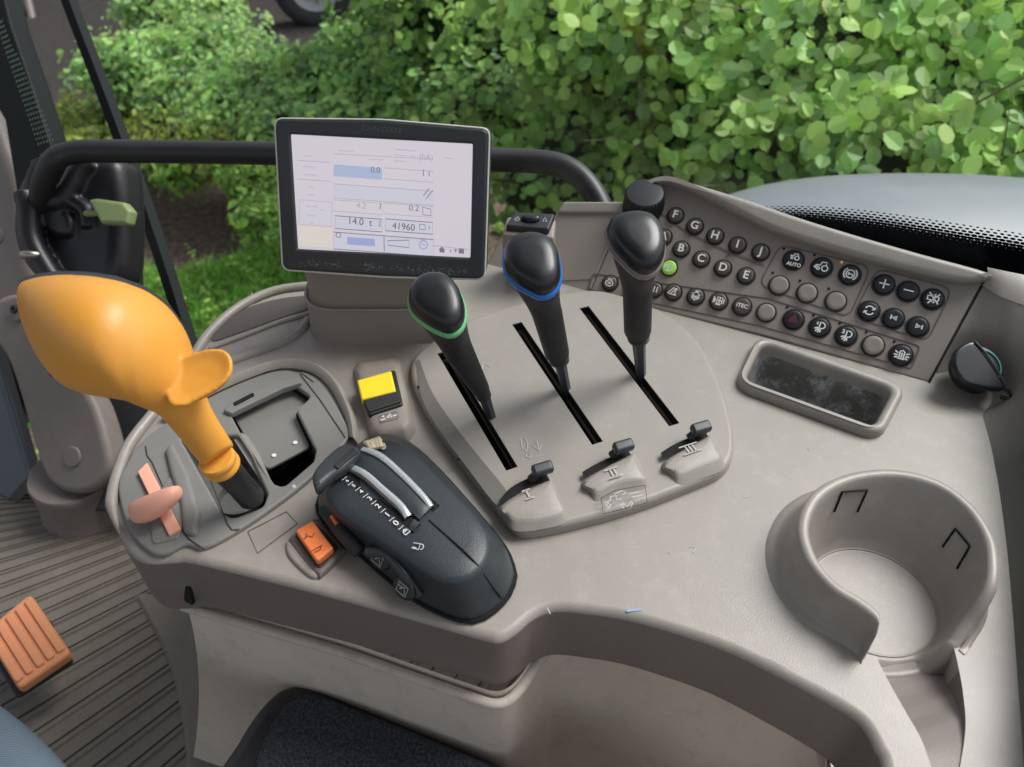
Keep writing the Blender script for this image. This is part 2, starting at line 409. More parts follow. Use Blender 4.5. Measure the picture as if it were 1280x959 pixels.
# dark sloping chamfer along the plate's left edge
ch_o = [(519,452),(528,500),(556,547),(588,590),(612,622),(640,653)]
ch_i = [(524,449),(541,492),(572,537),(603,576),(632,612),(645,640)]
ro_ = cr([P(a,b,PZ+.0002) for a,b in ch_o], 5, False); ri_ = cr([P(a,b,PZ+.0004) for a,b in ch_i], 5, False)
M['chamf'] = plastic('plate_chamfer', (.13,.122,.11), .5, .22, 900, .08, .1)
grid_sheet('plate_chamfer', [ro_, ri_], 'chamf', plate)
for (a,b) in ((523,484),(573,574)): solid('clip_hole', [circ((0,0),.0012,10)], Frame(P(a,b,PZ), (1,0,0),(0,1,0)), .001,.0002,'void',plate,top=.0006)
# thumb lever housings
def housing(pts, crescent, knob, numeral, npos, pin, nrot):
    f = Z(PZ)
    lo = [P(a,b,PZ-.001) for a,b in pts[0]]; hi = [P(a,b,PZ+z) for a,b,z in pts[1]]
    rings = []
    L0 = cr(lo, 5); L1 = cr(hi, 5)
    c = sum(L1, V((0,0,0)))/len(L1)
    rings = [L0, [a.lerp(b,.75) for a,b in zip(L0,L1)], L1, [p.lerp(c,.12)+V((0,0,.0006)) for p in L1], [p.lerp(c,.6)+V((0,0,.001)) for p in L1]]
    h = loft('thumb_lever_housing', rings, 'plate', plate, False, True, ang=60)
    up_ = [P(a,b,PZ+.004) for a,b in crescent[0]]; dn_ = [P(a,b,PZ+.004) for a,b in crescent[1]]
    A = cr(up_, 6, False); B = cr(dn_, 6, False)
    grid_sheet('crescent_slot', [A, B], 'void', plate)
    k0 = P(knob[0], knob[1], PZ+.004); k1 = P(knob[2], knob[3], PZ+.013)
    d = (k1-k0)
    tube('thumb_lever_stem', [k0, k1], [.0035,.0030], 'black', plate, 8)
    kf = Frame(k1, (1,.42,0), (0,1,.25))
    solid('thumb_lever', [rnd([(-.0078,-.0038),(.0070,-.0045),(.0078,.0038),(-.0070,.0042)], .002)], kf, .007, .002, 'bezel', plate, top=.0035)
    nf = Frame(P(*npos, PZ+.0068), (1,.42,0), (-.42,1,0))
    k_ = len(numeral); wd = .0022*k_+.0008
    strokes('numeral', nf, [[(-wd,.0036),(wd,.0036)],[(-wd,-.0036),(wd,-.0036)]]+[[((i-(k_-1)/2)*.0028,.0036),((i-(k_-1)/2)*.0028,-.0036)] for i in range(k_)], .0010, .0006, 'mark', h, lift=.0006)
    if pin: solid('pin_hole', [circ((0,0),.0016,12)], Frame(P(*pin,PZ+.0055),(1,0,0),(0,1,0)), .001,.0002,'void',h,top=.0006)
housing(([(624,630),(680,600),(692,604),(702,628),(708,652),(675,662),(645,664),(632,652)],
         [(630,633,.006),(682,604,.007),(690,608,.007),(697,622,.006),(703,640,.004),(672,650,.004),(645,650,.004),(635,644,.005)]),
        ([(624,626),(638,610),(660,598),(682,590)],[(626,632),(642,620),(664,608),(688,602)]), (664,600,678,586), 'I', (660,619), (687,627), 0)
housing(([(728,600),(785,568),(797,572),(806,592),(811,612),(775,620),(745,630),(738,618)],
         [(733,601,.006),(786,571,.007),(793,575,.007),(800,588,.006),(805,600,.004),(772,606,.004),(748,616,.004),(740,611,.005)]),
        ([(728,590),(745,580),(765,571),(785,563)],[(729,597),(748,589),(768,580),(789,569)]), (765,570,779,558), 'II', (767,592), None, 0)
housing(([(828,578),(882,545),(893,549),(900,566),(905,586),(872,600),(848,608),(838,596)],
         [(833,578,.006),(883,548,.007),(890,552,.007),(896,563,.006),(900,574,.004),(872,586,.004),(850,594,.004),(841,588,.005)]),
        ([(826,566),(842,556),(862,547),(882,540)],[(828,573),(846,566),(866,557),(886,547)]), (862,548,876,535), 'III', (863,562), (851,578), 0)
# tractor pictogram in a thin frame, arrow and hitch mark, tiny marks
pf = Frame(P(781,627,PZ+.004), (1,.36,0), (-.36,1,0)); 
def pxs(fr, lines, h=0): return [[fr.px(a,b,h) for a,b in l] for l in lines]
strokes('pictogram_frame', pf, pxs(pf, [[(751,624),(754,644),(809,630),(806,608),(770,614),(751,624)]]), .0007, 0, 'ring', plate, lift=.0012)
strokes('pictogram', pf, pxs(pf, [[(755,630),(763,627),(763,622),(770,621),(771,626),(777,625)],[(757,633),(760,636),(764,633),(760,630),(757,633)],[(768,619),(777,615),(783,617),(778,620)],[(786,619),(800,616)],[(790,623),(803,620)],[(778,630),(784,635),(789,628)],[(775,632),(780,637),(788,636),(791,629)]]), .0008, 0, 'mark', plate, lift=.0012)
pp = Z(PZ)
strokes('hitch_mark', pp, pxs(pp, [[(651,549),(656,547),(660,555),(659,563),(653,561),(651,549)],[(657,563),(661,568)],[(659,566),(664,569),(663,573),(658,571),(659,566)],[(671,552),(674,563)],[(667,558),(674,564),(677,556)]]), .0009, 0, 'mark', plate)
strokes('faint_mark', pp, pxs(pp, [[(603,462),(604,454),(612,458)]]), .0009, 0, 'mark', plate)
for i_, ln_ in enumerate([[(862,684),(866,683),(869,687),(866,691)],[(684,760),(688,768)],[(746,640),(749,641)],[(930,622),(935,620)],[(1010,560),(1012,563)],[(835,690),(838,692)]]):
    strokes('scratch', Z(0), pxs(Z(0), [ln_]), .0006, .0, 'mark', top)
M['bluesmudge'] = flat('blue_smudge', (.25,.36,.50), .6)
strokes('smudge', Z(0), pxs(Z(0), [[(783,764),(803,762)]]), .0016, .0, 'bluesmudge', top)
# --- joystick base plate
jb_px = [(147,610),(156,582),(180,548),(240,508),(300,480),(350,463),(384,466),(406,484),(428,520),(436,545),(410,575),(370,612),(305,658),(256,684),(232,680),(205,692),(185,688),(160,660)]
jo = cr([V(P(a,b,.004)).to_2d() for a,b in jb_px], 4)
slot_t = rnd([V(P(*p,.004)).to_2d() for p in [(172,590),(185,578),(226,661),(210,668)]], .001)
jbase = solid('joystick_base', [jo, jb_hole, win_hole], Z(0), .006, .002, 'grey', con, top=.004, res=4)
# thick rounded rim band around the base, widest on its right
band_o = [(205,520),(255,488),(305,466),(350,452),(392,455),(424,478),(444,520),(450,560)]
band_i = [(208,527),(258,497),(308,474),(350,461),(386,465),(410,483),(430,520),(436,548)]
bo = cr([P(a,b,.002) for a,b in band_o],5,False); bi = cr([P(a,b,.002) for a,b in band_i],5,False)
bm_ = [a.lerp(b,.5)+V((0,0,.006)) for a,b in zip(bo,bi)]; bm1=[a.lerp(b,.2)+V((0,0,.004)) for a,b in zip(bo,bi)]; bm2=[a.lerp(b,.8)+V((0,0,.004)) for a,b in zip(bo,bi)]
grid_sheet('base_rim', [bo,bm1,bm_,bm2,bi], 'top', con)
# recess wells under joystick and window
def well(name, outline, z0, z1, s, mat, par, cap=True):
    c = sum([V((p[0],p[1])) for p in outline], V((0,0)))/len(outline)
    return loft(name, [[V((p[0],p[1],z0)) for p in outline], [V((c.x+(p[0]-c.x)*s, c.y+(p[1]-c.y)*s, z1)) for p in outline]], mat, par, False, cap)
well('joystick_well', jb_hole, .0, -.020, .86, 'greyd', jbase)
well('window_well', win_hole, .0, -.05, 1.0, 'void', jbase)
jc = P(300,632,-.006)
cyl = loft('pivot_cup', [ringpts(P(302,628,-.016), V((r,0,0)), V((0,r,0)), 24)[:] if z is None else [q+V((0,0,z)) for q in ringpts(P(302,628,-.019), V((r,0,0)), V((0,r,0)), 24)] for r,z in ((.017,0),(.017,.008),(.0145,.008),(.0145,.001),(.005,.001))], 'greyd', jbase, False, True)
shelf = Z(-.005)
cover = [(290,518),(358,483),(384,500),(369,517),(388,558),(333,587),(306,546)]
solid('sliding_cover', [rnd(px2(shelf, cover), .004)], shelf, .003, .001, 'grey', jbase)
for a,b in ((369,554),(342.5,570)): solid('cover_screw', [circ((0,0),.0018,14)], Frame(P(a,b,-.005),(1,0,0),(0,1,0)), .0012,.0005,'white',jbase,top=.001)
strokes('seam_line', Z(.004), pxs(Z(.004), [[(182,558),(184,570),(190,578),(227,662),(236,674),(255,687)],[(229,552),(234,546),(246,556),(284,655),(290,663),(300,662)],[(330,466),(352,461),(376,466),(392,478)],[(375,468),(400,500),(432,548)],[(306,505),(345,487)]]), .0009, 0, 'ring', jbase)
solid('cover_rail', [rnd(px2(Z(.008),[(278,512),(290,500),(352,474),(372,470),(378,477),(352,485),(288,516)]),.002)], Z(.0), .006, .0015, 'grey', jbase, top=.0075)
solid('rail_slot', [rnd(px2(Z(.0085),[(291,503),(316,490),(318,494),(293,507)]),.001)], Z(.0), .001, .0003, 'void', jbase, top=.0082)
solid('side_bump', [rnd(px2(Z(.008),[(205,560),(216,552),(236,590),(250,640),(245,668),(228,664),(224,625),(212,590)]),.008)], Z(0), .008, .0035, 'grey', jbase, top=.0085)
text('base_mark', 'B', Frame(P(368,609,.004),(1,.5,0),(-.5,1,0)), .0045, .0002, 'white', jbase, bold=.01)
strokes('cover_outline', Z(.0), pxs(Z(0), [[(310,665),(358,640),(372,655),(322,692),(310,665)]]), .0006, 0, 'ring', con)
# grab recess behind the pod: a flat face with its shade painted in
gr = [(265,427),(283,403),(312,385),(352,374),(393,371),(393,384),(352,398),(305,415)]
grp = cr([V(P(a,b,.0)).to_2d() for a,b in gr], 4)
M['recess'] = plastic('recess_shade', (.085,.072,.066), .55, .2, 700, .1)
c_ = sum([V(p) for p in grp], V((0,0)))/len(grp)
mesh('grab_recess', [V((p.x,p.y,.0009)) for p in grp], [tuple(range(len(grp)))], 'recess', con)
tube('edge_bead', cr([P(a,b,.001) for a,b in [(150,668),(141,640),(140,622),(148,590),(164,552),(200,506),(235,457),(262,416),(300,383),(345,363),(400,356)]],5,False), [.0005,.001,.0015,.002,.0025,.003,.0035,.0038]+[.0042]*43, 'top', con, 10)
tube('inner_bead', cr([P(a,b,.001) for a,b in [(262,436),(305,420),(352,402),(400,389)]],5,False), .0022, 'top', con, 8)
tube('inner_ridge', cr([P(a,b,.0) for a,b in [(225,478),(290,452),(345,432),(372,417),(386,400)]],5,False), .0045, 'top', con, 8)
# cup spill channel
chp = chan(); 
chr_ = []
for k in range(21):
    t = k/20
    def along(a,b): 
        return a
    l, r = chL, chR
    i = int(t*(len(l)-1)); a, b = l[i], r[i]
    row = []
    for j in range(9):
        s = j/8; q = a.lerp(b, s); zz = -.0217 + .0207*sstep(t*1.05); q.z = zz - .0012*math.sin(math.pi*s)*(1-t); row.append(q + (V((0,.006,0)) if k == 0 else V((0,0,0))))
    chr_.append(row)
M['chan'] = plastic('channel_plastic', (.21,.183,.166), .48, .22, 1000, .07, .08)
grid_sheet('spill_channel', chr_, 'chan', con)
# ================================================================ RISER + BUTTON PANEL PLANE
A_ = P(737,365); B_ = P(1160,478); hd = (B_-A_).normalized(); pr = V((-hd.y,hd.x,0)); sl_ = R(42)
PF = Frame(A_, hd, pr*math.cos(sl_)+V((0,0,1))*math.sin(sl_))
# riser to the left of the buttons
ris = [(556,392),(600,376),(640,262),(697,262),(704,254),(775,254),(741,366),(700,372)]
solid('riser', [rnd(px2(PF, [(520,410),(560,375),(606,330),(640,268),(690,272),(698,259),(781,262),(739,366),(690,378)]), .003)], PF, .05, .004, 'panel', con, top=-.0006)
solid('riser_cap', [rnd(px2(PF, [(696,266),(704,252),(785,252),(782,266)], .002), .003)], PF, .006, .002, 'top', con, top=.0022)
strokes('riser_step', PF, pxs(PF, [[(560,372),(640,359),(690,352),(738,350)]]), .0008, 0, 'ring', con, lift=.0003)
# ================================================================ BUTTON PANEL
bp = thing('button_panel', 'sloping brown keypad of round buttons with lettered keys F to J', 'button panel')
pan = [(737,366),(781,266),(795,240),(815,224),(850,226),(930,262),(1000,294),(1110,325),(1232,346),(1161,478),(950,418)]
solid('panel_face', [rnd(px2(PF, pan), [.002,.004,.02,.02,.02,.02,.03,.03,.002,.002,.01], 6)], PF, .05, .0015, 'panel', bp, top=0)
hood = [(800,236),(822,222),(850,226),(900,248),(960,278),(1020,300),(1100,323),(1185,344),(1236,341),(1234,335),(1150,313),(1075,290),(1000,269),(930,246),(870,229),(838,219),(812,218)]
hf = [(808,232),(828,227),(850,231),(900,254),(960,284),(1020,305),(1100,328),(1190,350),(1228,350),(1238,340),(1152,316),(1075,294),(1000,271),(930,247),(870,229),(840,220),(815,221)]
H0 = cr([V(PF.px(a,b,.012)) for a,b in hf], 4)
solid('panel_hood', [H0], PF, .030, .005, 'top', bp, top=.012, res=4)
# shallow printed/moulded group frames
def gframe(pts, r):
    o = rnd(px2(PF, pts), r, 8); c = sum(o, V((0,0)))/len(o)
    inner = rnd(px2(PF, pts), r, 8); inn = []
    n = len(o)
    for i in range(n):
        t = (o[(i+1)%n]-o[i-1]); 
        t = t.normalized() if t.length>1e-9 else V((1,0)); nn = V((-t.y,t.x))
        q = o[i]+nn*.0013
        if (q-c).length > (o[i]-c).length: q = o[i]-nn*.0013
        inn.append(q)
    solid('group_frame', [o, inn], PF, .0012, .0004, 'lip', bp, top=.0007)
gframe([(947,357),(975,305),(1091,333),(1062,398)], .010)
gframe([(1064,396),(1096,335),(1193,360),(1160,428)], .010)
gframe([(741,341),(960,372),(1152,432),(1140,462),(950,408),(735,362)], .004)
strokes('key_link', PF, pxs(PF, [[(861,296),(865,291)],[(908,322),(913,316)],[(820,262),(858,290),(905,313),(955,332)]]), .0022, 0, 'lip', bp)
BR = .0072
def button(px, py, mat, label, sym=None, txt=None, led=None, r=BR, size=.0105, ledmat='void'):
    a, b = PF.px(px, py, .002); f = PF.moved(a, b)
    # rim socket
    sk = loft('button_socket', [ringpts(f.pt(0,0,h), f.u*q, f.v*q, 28) for q,h in ((r+.0014,.0002),(r+.0011,.0012),(r+.0003,.0012),(r-.0002,.0004))], 'ring', bp, False, False)
    prof = [(r-.0002,.0003),(r-.0002,.0022),(r-.0006,.0031),(r-.0015,.0036),(r*.55,.0036 if mat!='panel' else .0036),(.0004,.0035)]
    bt = loft('button', [ringpts(f.pt(0,0,h), f.u*q, f.v*q, 28) for q,h in prof], mat, bp, False, True)
    sk.name = 'button_socket'; sk.parent = bt
    bt['label'] = label
    if sym: strokes('symbol', f, [[(x*r, y*r) for x,y in l] for l in sym], r*.13, .0037, 'white', bt)
    if txt:
        text('symbol', txt, f, size, .0037, 'white', bt, bold=.025)
    if led:
        c, d = PF.px(led[0], led[1]); solid('indicator', [circ((0,0),.0011,10)], PF.moved(c,d), .0014, .0004, ledmat, bp, top=.0008)
    return bt
for t,(x,y) in dict(F=(844.3,269),G=(868.6,282.6),H=(893.9,295),I=(922,306),J=(951,315),A=(829.7,296),B=(851.5,311),C=(876.6,323.6),D=(903.7,335),E=(932.5,344.5)).items():
    button(x,y,'bbrown','brown round key marked '+t, txt=t, r=.0068, size=.0098)
gb = button(836.5,334.5,'bgreen','lit green round key', sym=[[(-.6,.3),(-.6,-.3)],[(-.35,.35),(-.35,-.1)],[(-.1,.4),(.5,.4),(.5,-.3),(-.1,-.3),(-.1,.4)],[(.1,.05),(.4,.05)],[(.2,-.3),(.2,-.55),(-.3,-.55)]], r=.0066)
C24 = lambda r,a0=0,a1=360,n=14: arc(0,0,r,a0,a1,n)
button(762.3,353.5,'bbrown','brown key with engine outline', sym=[[(-.3,.5),(.3,.5),(.3,.3),(-.3,.3),(-.3,.5)],[(-.2,.3),(-.5,.0),(-.5,-.3),(-.25,-.5),(.25,-.5),(.5,-.3),(.5,0),(.2,.3)],[(-.2,.0),(.2,.0),(.2,-.2),(-.2,-.2),(-.2,0)]], r=.0066)
button(791,358.5,'bbrown','brown key behind the right lever', r=.0066)
button(818,362,'bbrown','brown key half hidden by the right lever', sym=[[(.4,.4),(.4,-.4)],[(0,.4),(0,-.4)]], r=.0066)
button(841.5,365,'bbrown','brown key with folding arm sign', sym=[[(-.6,-.4),(0,.55),(.1,.1),(-.25,-.4),(-.6,-.4)],[(.3,.5),(.3,-.4)],[(.1,.3),(.3,.5),(.5,.3)],[(-.1,-.4),(.5,-.4)]], r=.0070)
button(869.7,370.5,'bbrown','brown key with stacked layers sign', sym=[[(-.5,.2),(0,.5),(.5,.2),(0,-.1),(-.5,.2)],[(-.5,0),(0,-.3),(.5,0)],[(-.5,-.25),(0,-.55),(.5,-.2)],[(-.2,.6),(.3,.6)]], r=.0070)
button(898.5,376.4,'bbrown','brown key with machine sign', sym=[[(-.6,.4),(-.6,-.4)],[(-.45,.2),(-.45,-.3)],[(-.2,.4),(.4,.4),(.4,-.35),(-.2,-.35),(-.2,.4)],[(-.2,0),(.4,0)],[(.1,.4),(.1,-.35)],[(.6,.3),(.6,-.3)],[(-.3,-.5),(.3,-.5)]], r=.0072)
button(927.7,383,'bbrown','brown key lettered iTEC', txt='iTEC', r=.0074, size=.0048)
button(957.9,390.4,'panel','blank taupe key left of the warning triangle', r=.0074)
trac = [[(-.65,.05),(-.3,.1),(-.2,.1),(-.1,.45),(.35,.5),(.4,.15)],[(-.5,.05),(-.5,-.15),(-.2,-.2)],arc(.3,-.15,.3,0,360,12),arc(-.35,-.25,.15,0,360,8)]
button(992,324.8,'bblack','black key with tractor sign and the word AUTO', sym=[[(x*.75+.05,y*.7+.28) for x,y in l] for l in trac], r=.0080, led=(980,311))
a_, b_ = PF.px(992,331.5,.002); text('symbol','AUTO',PF.moved(a_,b_),.0042,.0037,'white',bp,bold=.03)
button(1027.3,334,'bblack','black key with tractor and arrow', sym=trac+[[(-.75,-.15),(-.3,-.15)],[(-.6,0),(-.78,-.15),(-.6,-.3)]], r=.0080, led=(1018,319))
button(1062.5,343.3,'bblack','black key with brake circle sign', sym=[C24(.42),arc(0,0,.65,-55,55,8),arc(0,0,.65,125,235,8),[(-.25,0),(.2,0),(.2,-.2)],[(-.1,.15),(-.25,0),(-.1,-.15)]], r=.0080, led=(1052,328), ledmat='amber')
button(974,356.4,'panel','left blank taupe key under the AUTO key', r=.0078, led=(966,341))
button(1009,366,'panel','middle blank taupe key of its row', r=.0078, led=(1000,351))
button(1045,376.4,'panel','right blank taupe key of its row', r=.0078, led=(1036,361))
button(1105,355.6,'bblack','black key marked plus', sym=[[(-.5,0),(.5,0)],[(0,.5),(0,-.5)]], r=.0079)
button(1135.4,364,'bblack','black key marked minus', sym=[[(-.5,0),(.5,0)]], r=.0079)
button(1166,373.8,'bblack','black key with crossed-out speaker', sym=[[(-.55,.2),(-.25,.2),(.1,.5),(.1,-.5),(-.25,-.2),(-.55,-.2),(-.55,.2)],[(-.5,.55),(.55,-.5)],[(.5,.55),(-.4,-.6)],arc(.15,0,.35,-50,50,5)], r=.0080)
button(1086.4,388.7,'bblack','black key with circling arrows', sym=[arc(0,0,.45,20,160,8),arc(0,0,.45,200,340,8),[(.2,.15),(.45,.15),(.5,.4)],[(-.2,-.15),(-.45,-.15),(-.5,-.4)]], r=.0079)
button(1117,398,'bblack','black key with skip-back arrow', sym=[[(-.3,.25),(-.3,-.2)],[(-.2,.0),(.25,.2),(.25,-.2),(-.2,0)],[(.1,.05),(.1,-.05)]], r=.0079)
button(1147.4,408.5,'bblack','black key with skip-forward arrow', sym=[[(.35,.2),(.35,-.25)],[(.2,.0),(-.25,.2),(-.25,-.2),(.2,0)],[(-.1,.05),(-.1,-.05)]], r=.0079)
hb = button(992,399.4,'bblack','dark key with red warning triangle', r=.0080, led=(984,384))
f_ = PF.moved(*PF.px(992,399.4,.002)); M['dred'] = flat('dark_red_print', (.30,.05,.05), .5)
strokes('symbol', f_, [[(-.0036,-.0026),(.0036,-.0026),(0,.0036),(-.0036,-.0026)],[(-.0018,-.0014),(.0018,-.0014),(0,.0018),(-.0018,-.0014)]], .0007, .0037, 'dred', hb)
lamp = [arc(.15,.15,.32,-90,90,8)+[(-.05,.47),(-.05,-.17),(.15,-.17)],[(-.15,-.1),(-.5,-.3)],[(-.1,-.2),(-.35,-.55)],[(0,-.25),(-.1,-.65)],[(.12,-.28),(.12,-.6)]]
button(1024.7,409,'bblack','black key with work light sign 1', sym=lamp+[[(-.4,.3),(-.3,.5),(-.3,.15)]], r=.0080, led=(1017,394))
button(1057.8,419.7,'bblack','black key with work light sign 2', sym=lamp+[[(-.5,.45),(-.35,.5),(-.3,.35),(-.5,.15),(-.25,.15)]], r=.0080, led=(1050,404))
button(1091.7,431.7,'panel','blank taupe key beside the beacon key', r=.0080, led=(1083,415))
button(1126.6,444,'bblack','black key with flashing beacon sign', sym=[[(-.2,-.4),(-.2,.3),(0,.42),(.2,.3),(.2,-.4)],[(-.35,-.4),(.35,-.4)],[(0,-.3),(0,.2)],[(-.35,.1),(-.65,.25)],[(-.35,-.1),(-.7,-.1)],[(-.35,-.25),(-.6,-.4)],[(.35,.1),(.65,.25)],[(.35,-.1),(.7,-.1)],[(.35,-.25),(.6,-.4)]], r=.0084, led=(1118,427))
setloc(bp, A_)
# rotary knob at the panel's left top
kn = thing('rotary_knob', 'black ribbed rotary knob at the left end of button panel', 'knob')
kf = PF.moved(*PF.px(804,259)); tilt = Frame(kf.o, kf.u, kf.v)
kn_ax = (PF.n*1.0 + V((0,.25,.6))).normalized(); kF = Frame(kf.o+V((0,0,.0)), V((1,-.2,0)), V((0,1,0)).cross(V((0,0,1))) if False else kn_ax.cross(V((1,-.2,0))))
kc = [(.0175,-.004),(.0172,.012),(.0160,.0150)]
rr = []
for q,h in ((.0185,-.004),(.0178,.006),(.0170,.017),(.0162,.0185)):
    ring = []
    for i in range(120):
        a = 2*math.pi*i/120; rad = q*(1+(.035 if (i%4)<2 else -.02)) if h < .0180 else q
        ring.append(kF.pt(rad*math.cos(a), rad*math.sin(a), h))
    rr.append(ring)
rr.append([kF.pt(.012*math.cos(2*math.pi*i/120), .012*math.sin(2*math.pi*i/120), .019) for i in range(120)])
loft('knob_body', rr, 'knob', kn, False, True, ang=30)
setloc(kn, kf.o)
# two-way switch on the ledge left of the riser
lsw = thing('window_switch', 'small black paddle switch on the ledge beside the display', 'switch')
sp_ = P(663,277,.062); sF = Frame(sp_, (1,-.10,0), (0,1,.10))
solid('switch_plate', [rnd([(-.021,-.010),(.017,-.012),(.021,.011),(-.015,.011)], .002)], sF, .008, .002, 'black', lsw, top=.002)
solid('paddle', [circ((0,0),.0085,24,.55)], sF, .007, .003, 'knob', lsw, top=.006)
strokes('switch_mark', sF, [[(-.014,-.002),(-.011,.003),(-.0095,-.002),(-.013,-.003)],[(.011,-.002),(.0125,.004),(.0145,-.002),(.011,-.002)]], .0008, .002, 'mark', lsw)
setloc(lsw, sp_)
solid('ledge', [rnd([(-.024,-.014),(.022,-.016),(.022,.012),(-.022,.012)], .003)], Frame(sp_-V((0,0,.003)), (1,-.10,0), (0,1,.10)), .05, .003, 'panel', con, top=-.001)
# ================================================================ RIGHT SIDE TRIM
trim = thing('side_trim', 'taupe trim panel rising at the right of console under the window', 'trim panel')
c1 = [P(x,y,-.004) for x,y in [(1161,481),(1190,502),(1214,537),(1232,592),(1246,682),(1253,782),(1258,882),(1262,962),(1266,1100)]]
top_h = PF.pt(*PF.px(1233,347)).z
c2 = [PF.pt(*PF.px(1233,347)), P(1244,362,top_h-.003), P(1262,374,top_h-.004), P(1300,392,top_h-.003), P(1345,430,top_h+.01), P(1350,560,top_h-.002), P(1350,680,top_h-.010), P(1350,780,top_h-.015), P(1350,880,top_h-.015), P(1350,1100,top_h-.015)]
C1 = cr(c1, 10, False); C2 = cr(c2, 10, False)
key_px = (1218,470)
Kc = None
rows = []
for i in range(len(C1)):
    row = []
    for j in range(41):
        s = j/40; q = C1[i].lerp(C2[i], s)
        w = i/(len(C1)-1)
        q = q + V((0,0,-.028*math.sin(math.pi*s)*min(1,w*5)*max(.15,1-w*2.2))) + V((.012,0,0))*math.sin(math.pi*s)*min(1,w*5)
        row.append(q)
    rows.append(row)
Kc = min((q for r in rows for q in r), key=lambda q: (CAM+ray(*key_px)*((q-CAM).dot(AX)) - q).length)
Kn = V((-.45,-.35,.8)).normalized()
for r in rows:
    for j,q in enumerate(r):
        d = (q-Kc).length
        if d < .045: r[j] = q - Kn*.010*sstep(1-(d-.016)/.026)
M['trimc'] = plastic('trim_shade_fade', (.293,.266,.236), .48, .3, 900, .1, .2)
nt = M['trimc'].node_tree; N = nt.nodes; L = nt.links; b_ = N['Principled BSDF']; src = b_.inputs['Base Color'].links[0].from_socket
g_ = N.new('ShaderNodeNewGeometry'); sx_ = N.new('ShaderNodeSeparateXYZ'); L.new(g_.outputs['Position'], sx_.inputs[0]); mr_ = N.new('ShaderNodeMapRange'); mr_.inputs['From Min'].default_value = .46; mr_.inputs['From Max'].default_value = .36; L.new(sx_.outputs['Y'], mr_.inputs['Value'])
mx_ = N.new('ShaderNodeMix'); mx_.data_type = 'RGBA'; L.new(mr_.outputs['Result'], mx_.inputs['Factor']); L.new(src, mx_.inputs['A']); mx_.inputs['B'].default_value = (.085,.082,.068,1); L.new(mx_.outputs['Result'], b_.inputs['Base Color'])  # shade of the rising wall painted in: colour darkens to olive at near end
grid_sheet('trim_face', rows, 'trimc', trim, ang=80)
strokes('trim_seam', PF, pxs(PF, [[(1234,342),(1233,347),(1161,479)]]), .0016, 0, 'void', trim, lift=.0005)
C3 = [q + V((.03,.02,.004)) for q in C2[:30]]
sill0 = cr([P(1236,346,top_h+.004), P(1262,356,top_h+.004), P(1300,366,top_h+.004), P(1400,380,top_h+.004)], 8, False)
sillb = cr([P(1234,334,top_h+.008), P(1262,340,top_h+.008), P(1300,347,top_h+.008), P(1400,362,top_h+.008)], 8, False)
silld = cr([P(1228,357,top_h-.004), P(1254,372,top_h-.004), P(1300,388,top_h-.004), P(1400,420,top_h-.004)], 8, False)
grid_sheet('window_sill', [sillb, sill0, silld], 'top', trim, ang=80)
setloc(trim, c1[0])
# covered socket / cap key
cap = thing('socket_cap', 'black hinged socket cap with teal ring in the side trim hollow', 'socket cap')
kpos = Kc + Kn*.013
Kn2 = (-AX*.85 + UP*.25 - RT*.12).normalized()
KF = Frame(kpos, RT, Kn2.cross(RT))
M['teal'] = flat('teal_ring', (.10,.36,.33), .3)
solid('socket_body', [circ((0,0),.0185,40)], KF, .014, .003, 'black', cap, top=.006)
solid('ring', [circ((.001,.0),.0150,40), circ((.001,.0),.0135,40)], KF, .0012, .0004, 'teal', cap, top=.0070)
lid = [(-.021,-.002),(-.018,.010),(-.009,.017),(-.002,.018),(.004,.010),(.012,-.008),(.015,-.019),(.009,-.021),(-.004,-.019),(-.016,-.014)]
solid('hinged_lid', [cr(lid, 5)], KF.moved(-.004,.0), .007, .0025, 'knob', cap, top=.014)
tube('lid_edge', [KF.pt(-.006,.0175,.0145), KF.pt(.000,.009,.0148), KF.pt(.008,-.008,.0145), KF.pt(.012,-.018,.013)], .0009, 'bezel', cap, 8)
tube('tether', [KF.pt(.008,-.016,.010), KF.pt(.015,-.021,.011), KF.pt(.018,-.027,.008), KF.pt(.011,-.024,.006)], .0018, 'black', cap, 8)
setloc(cap, kpos)
setloc(con, P(640,600,-.40))
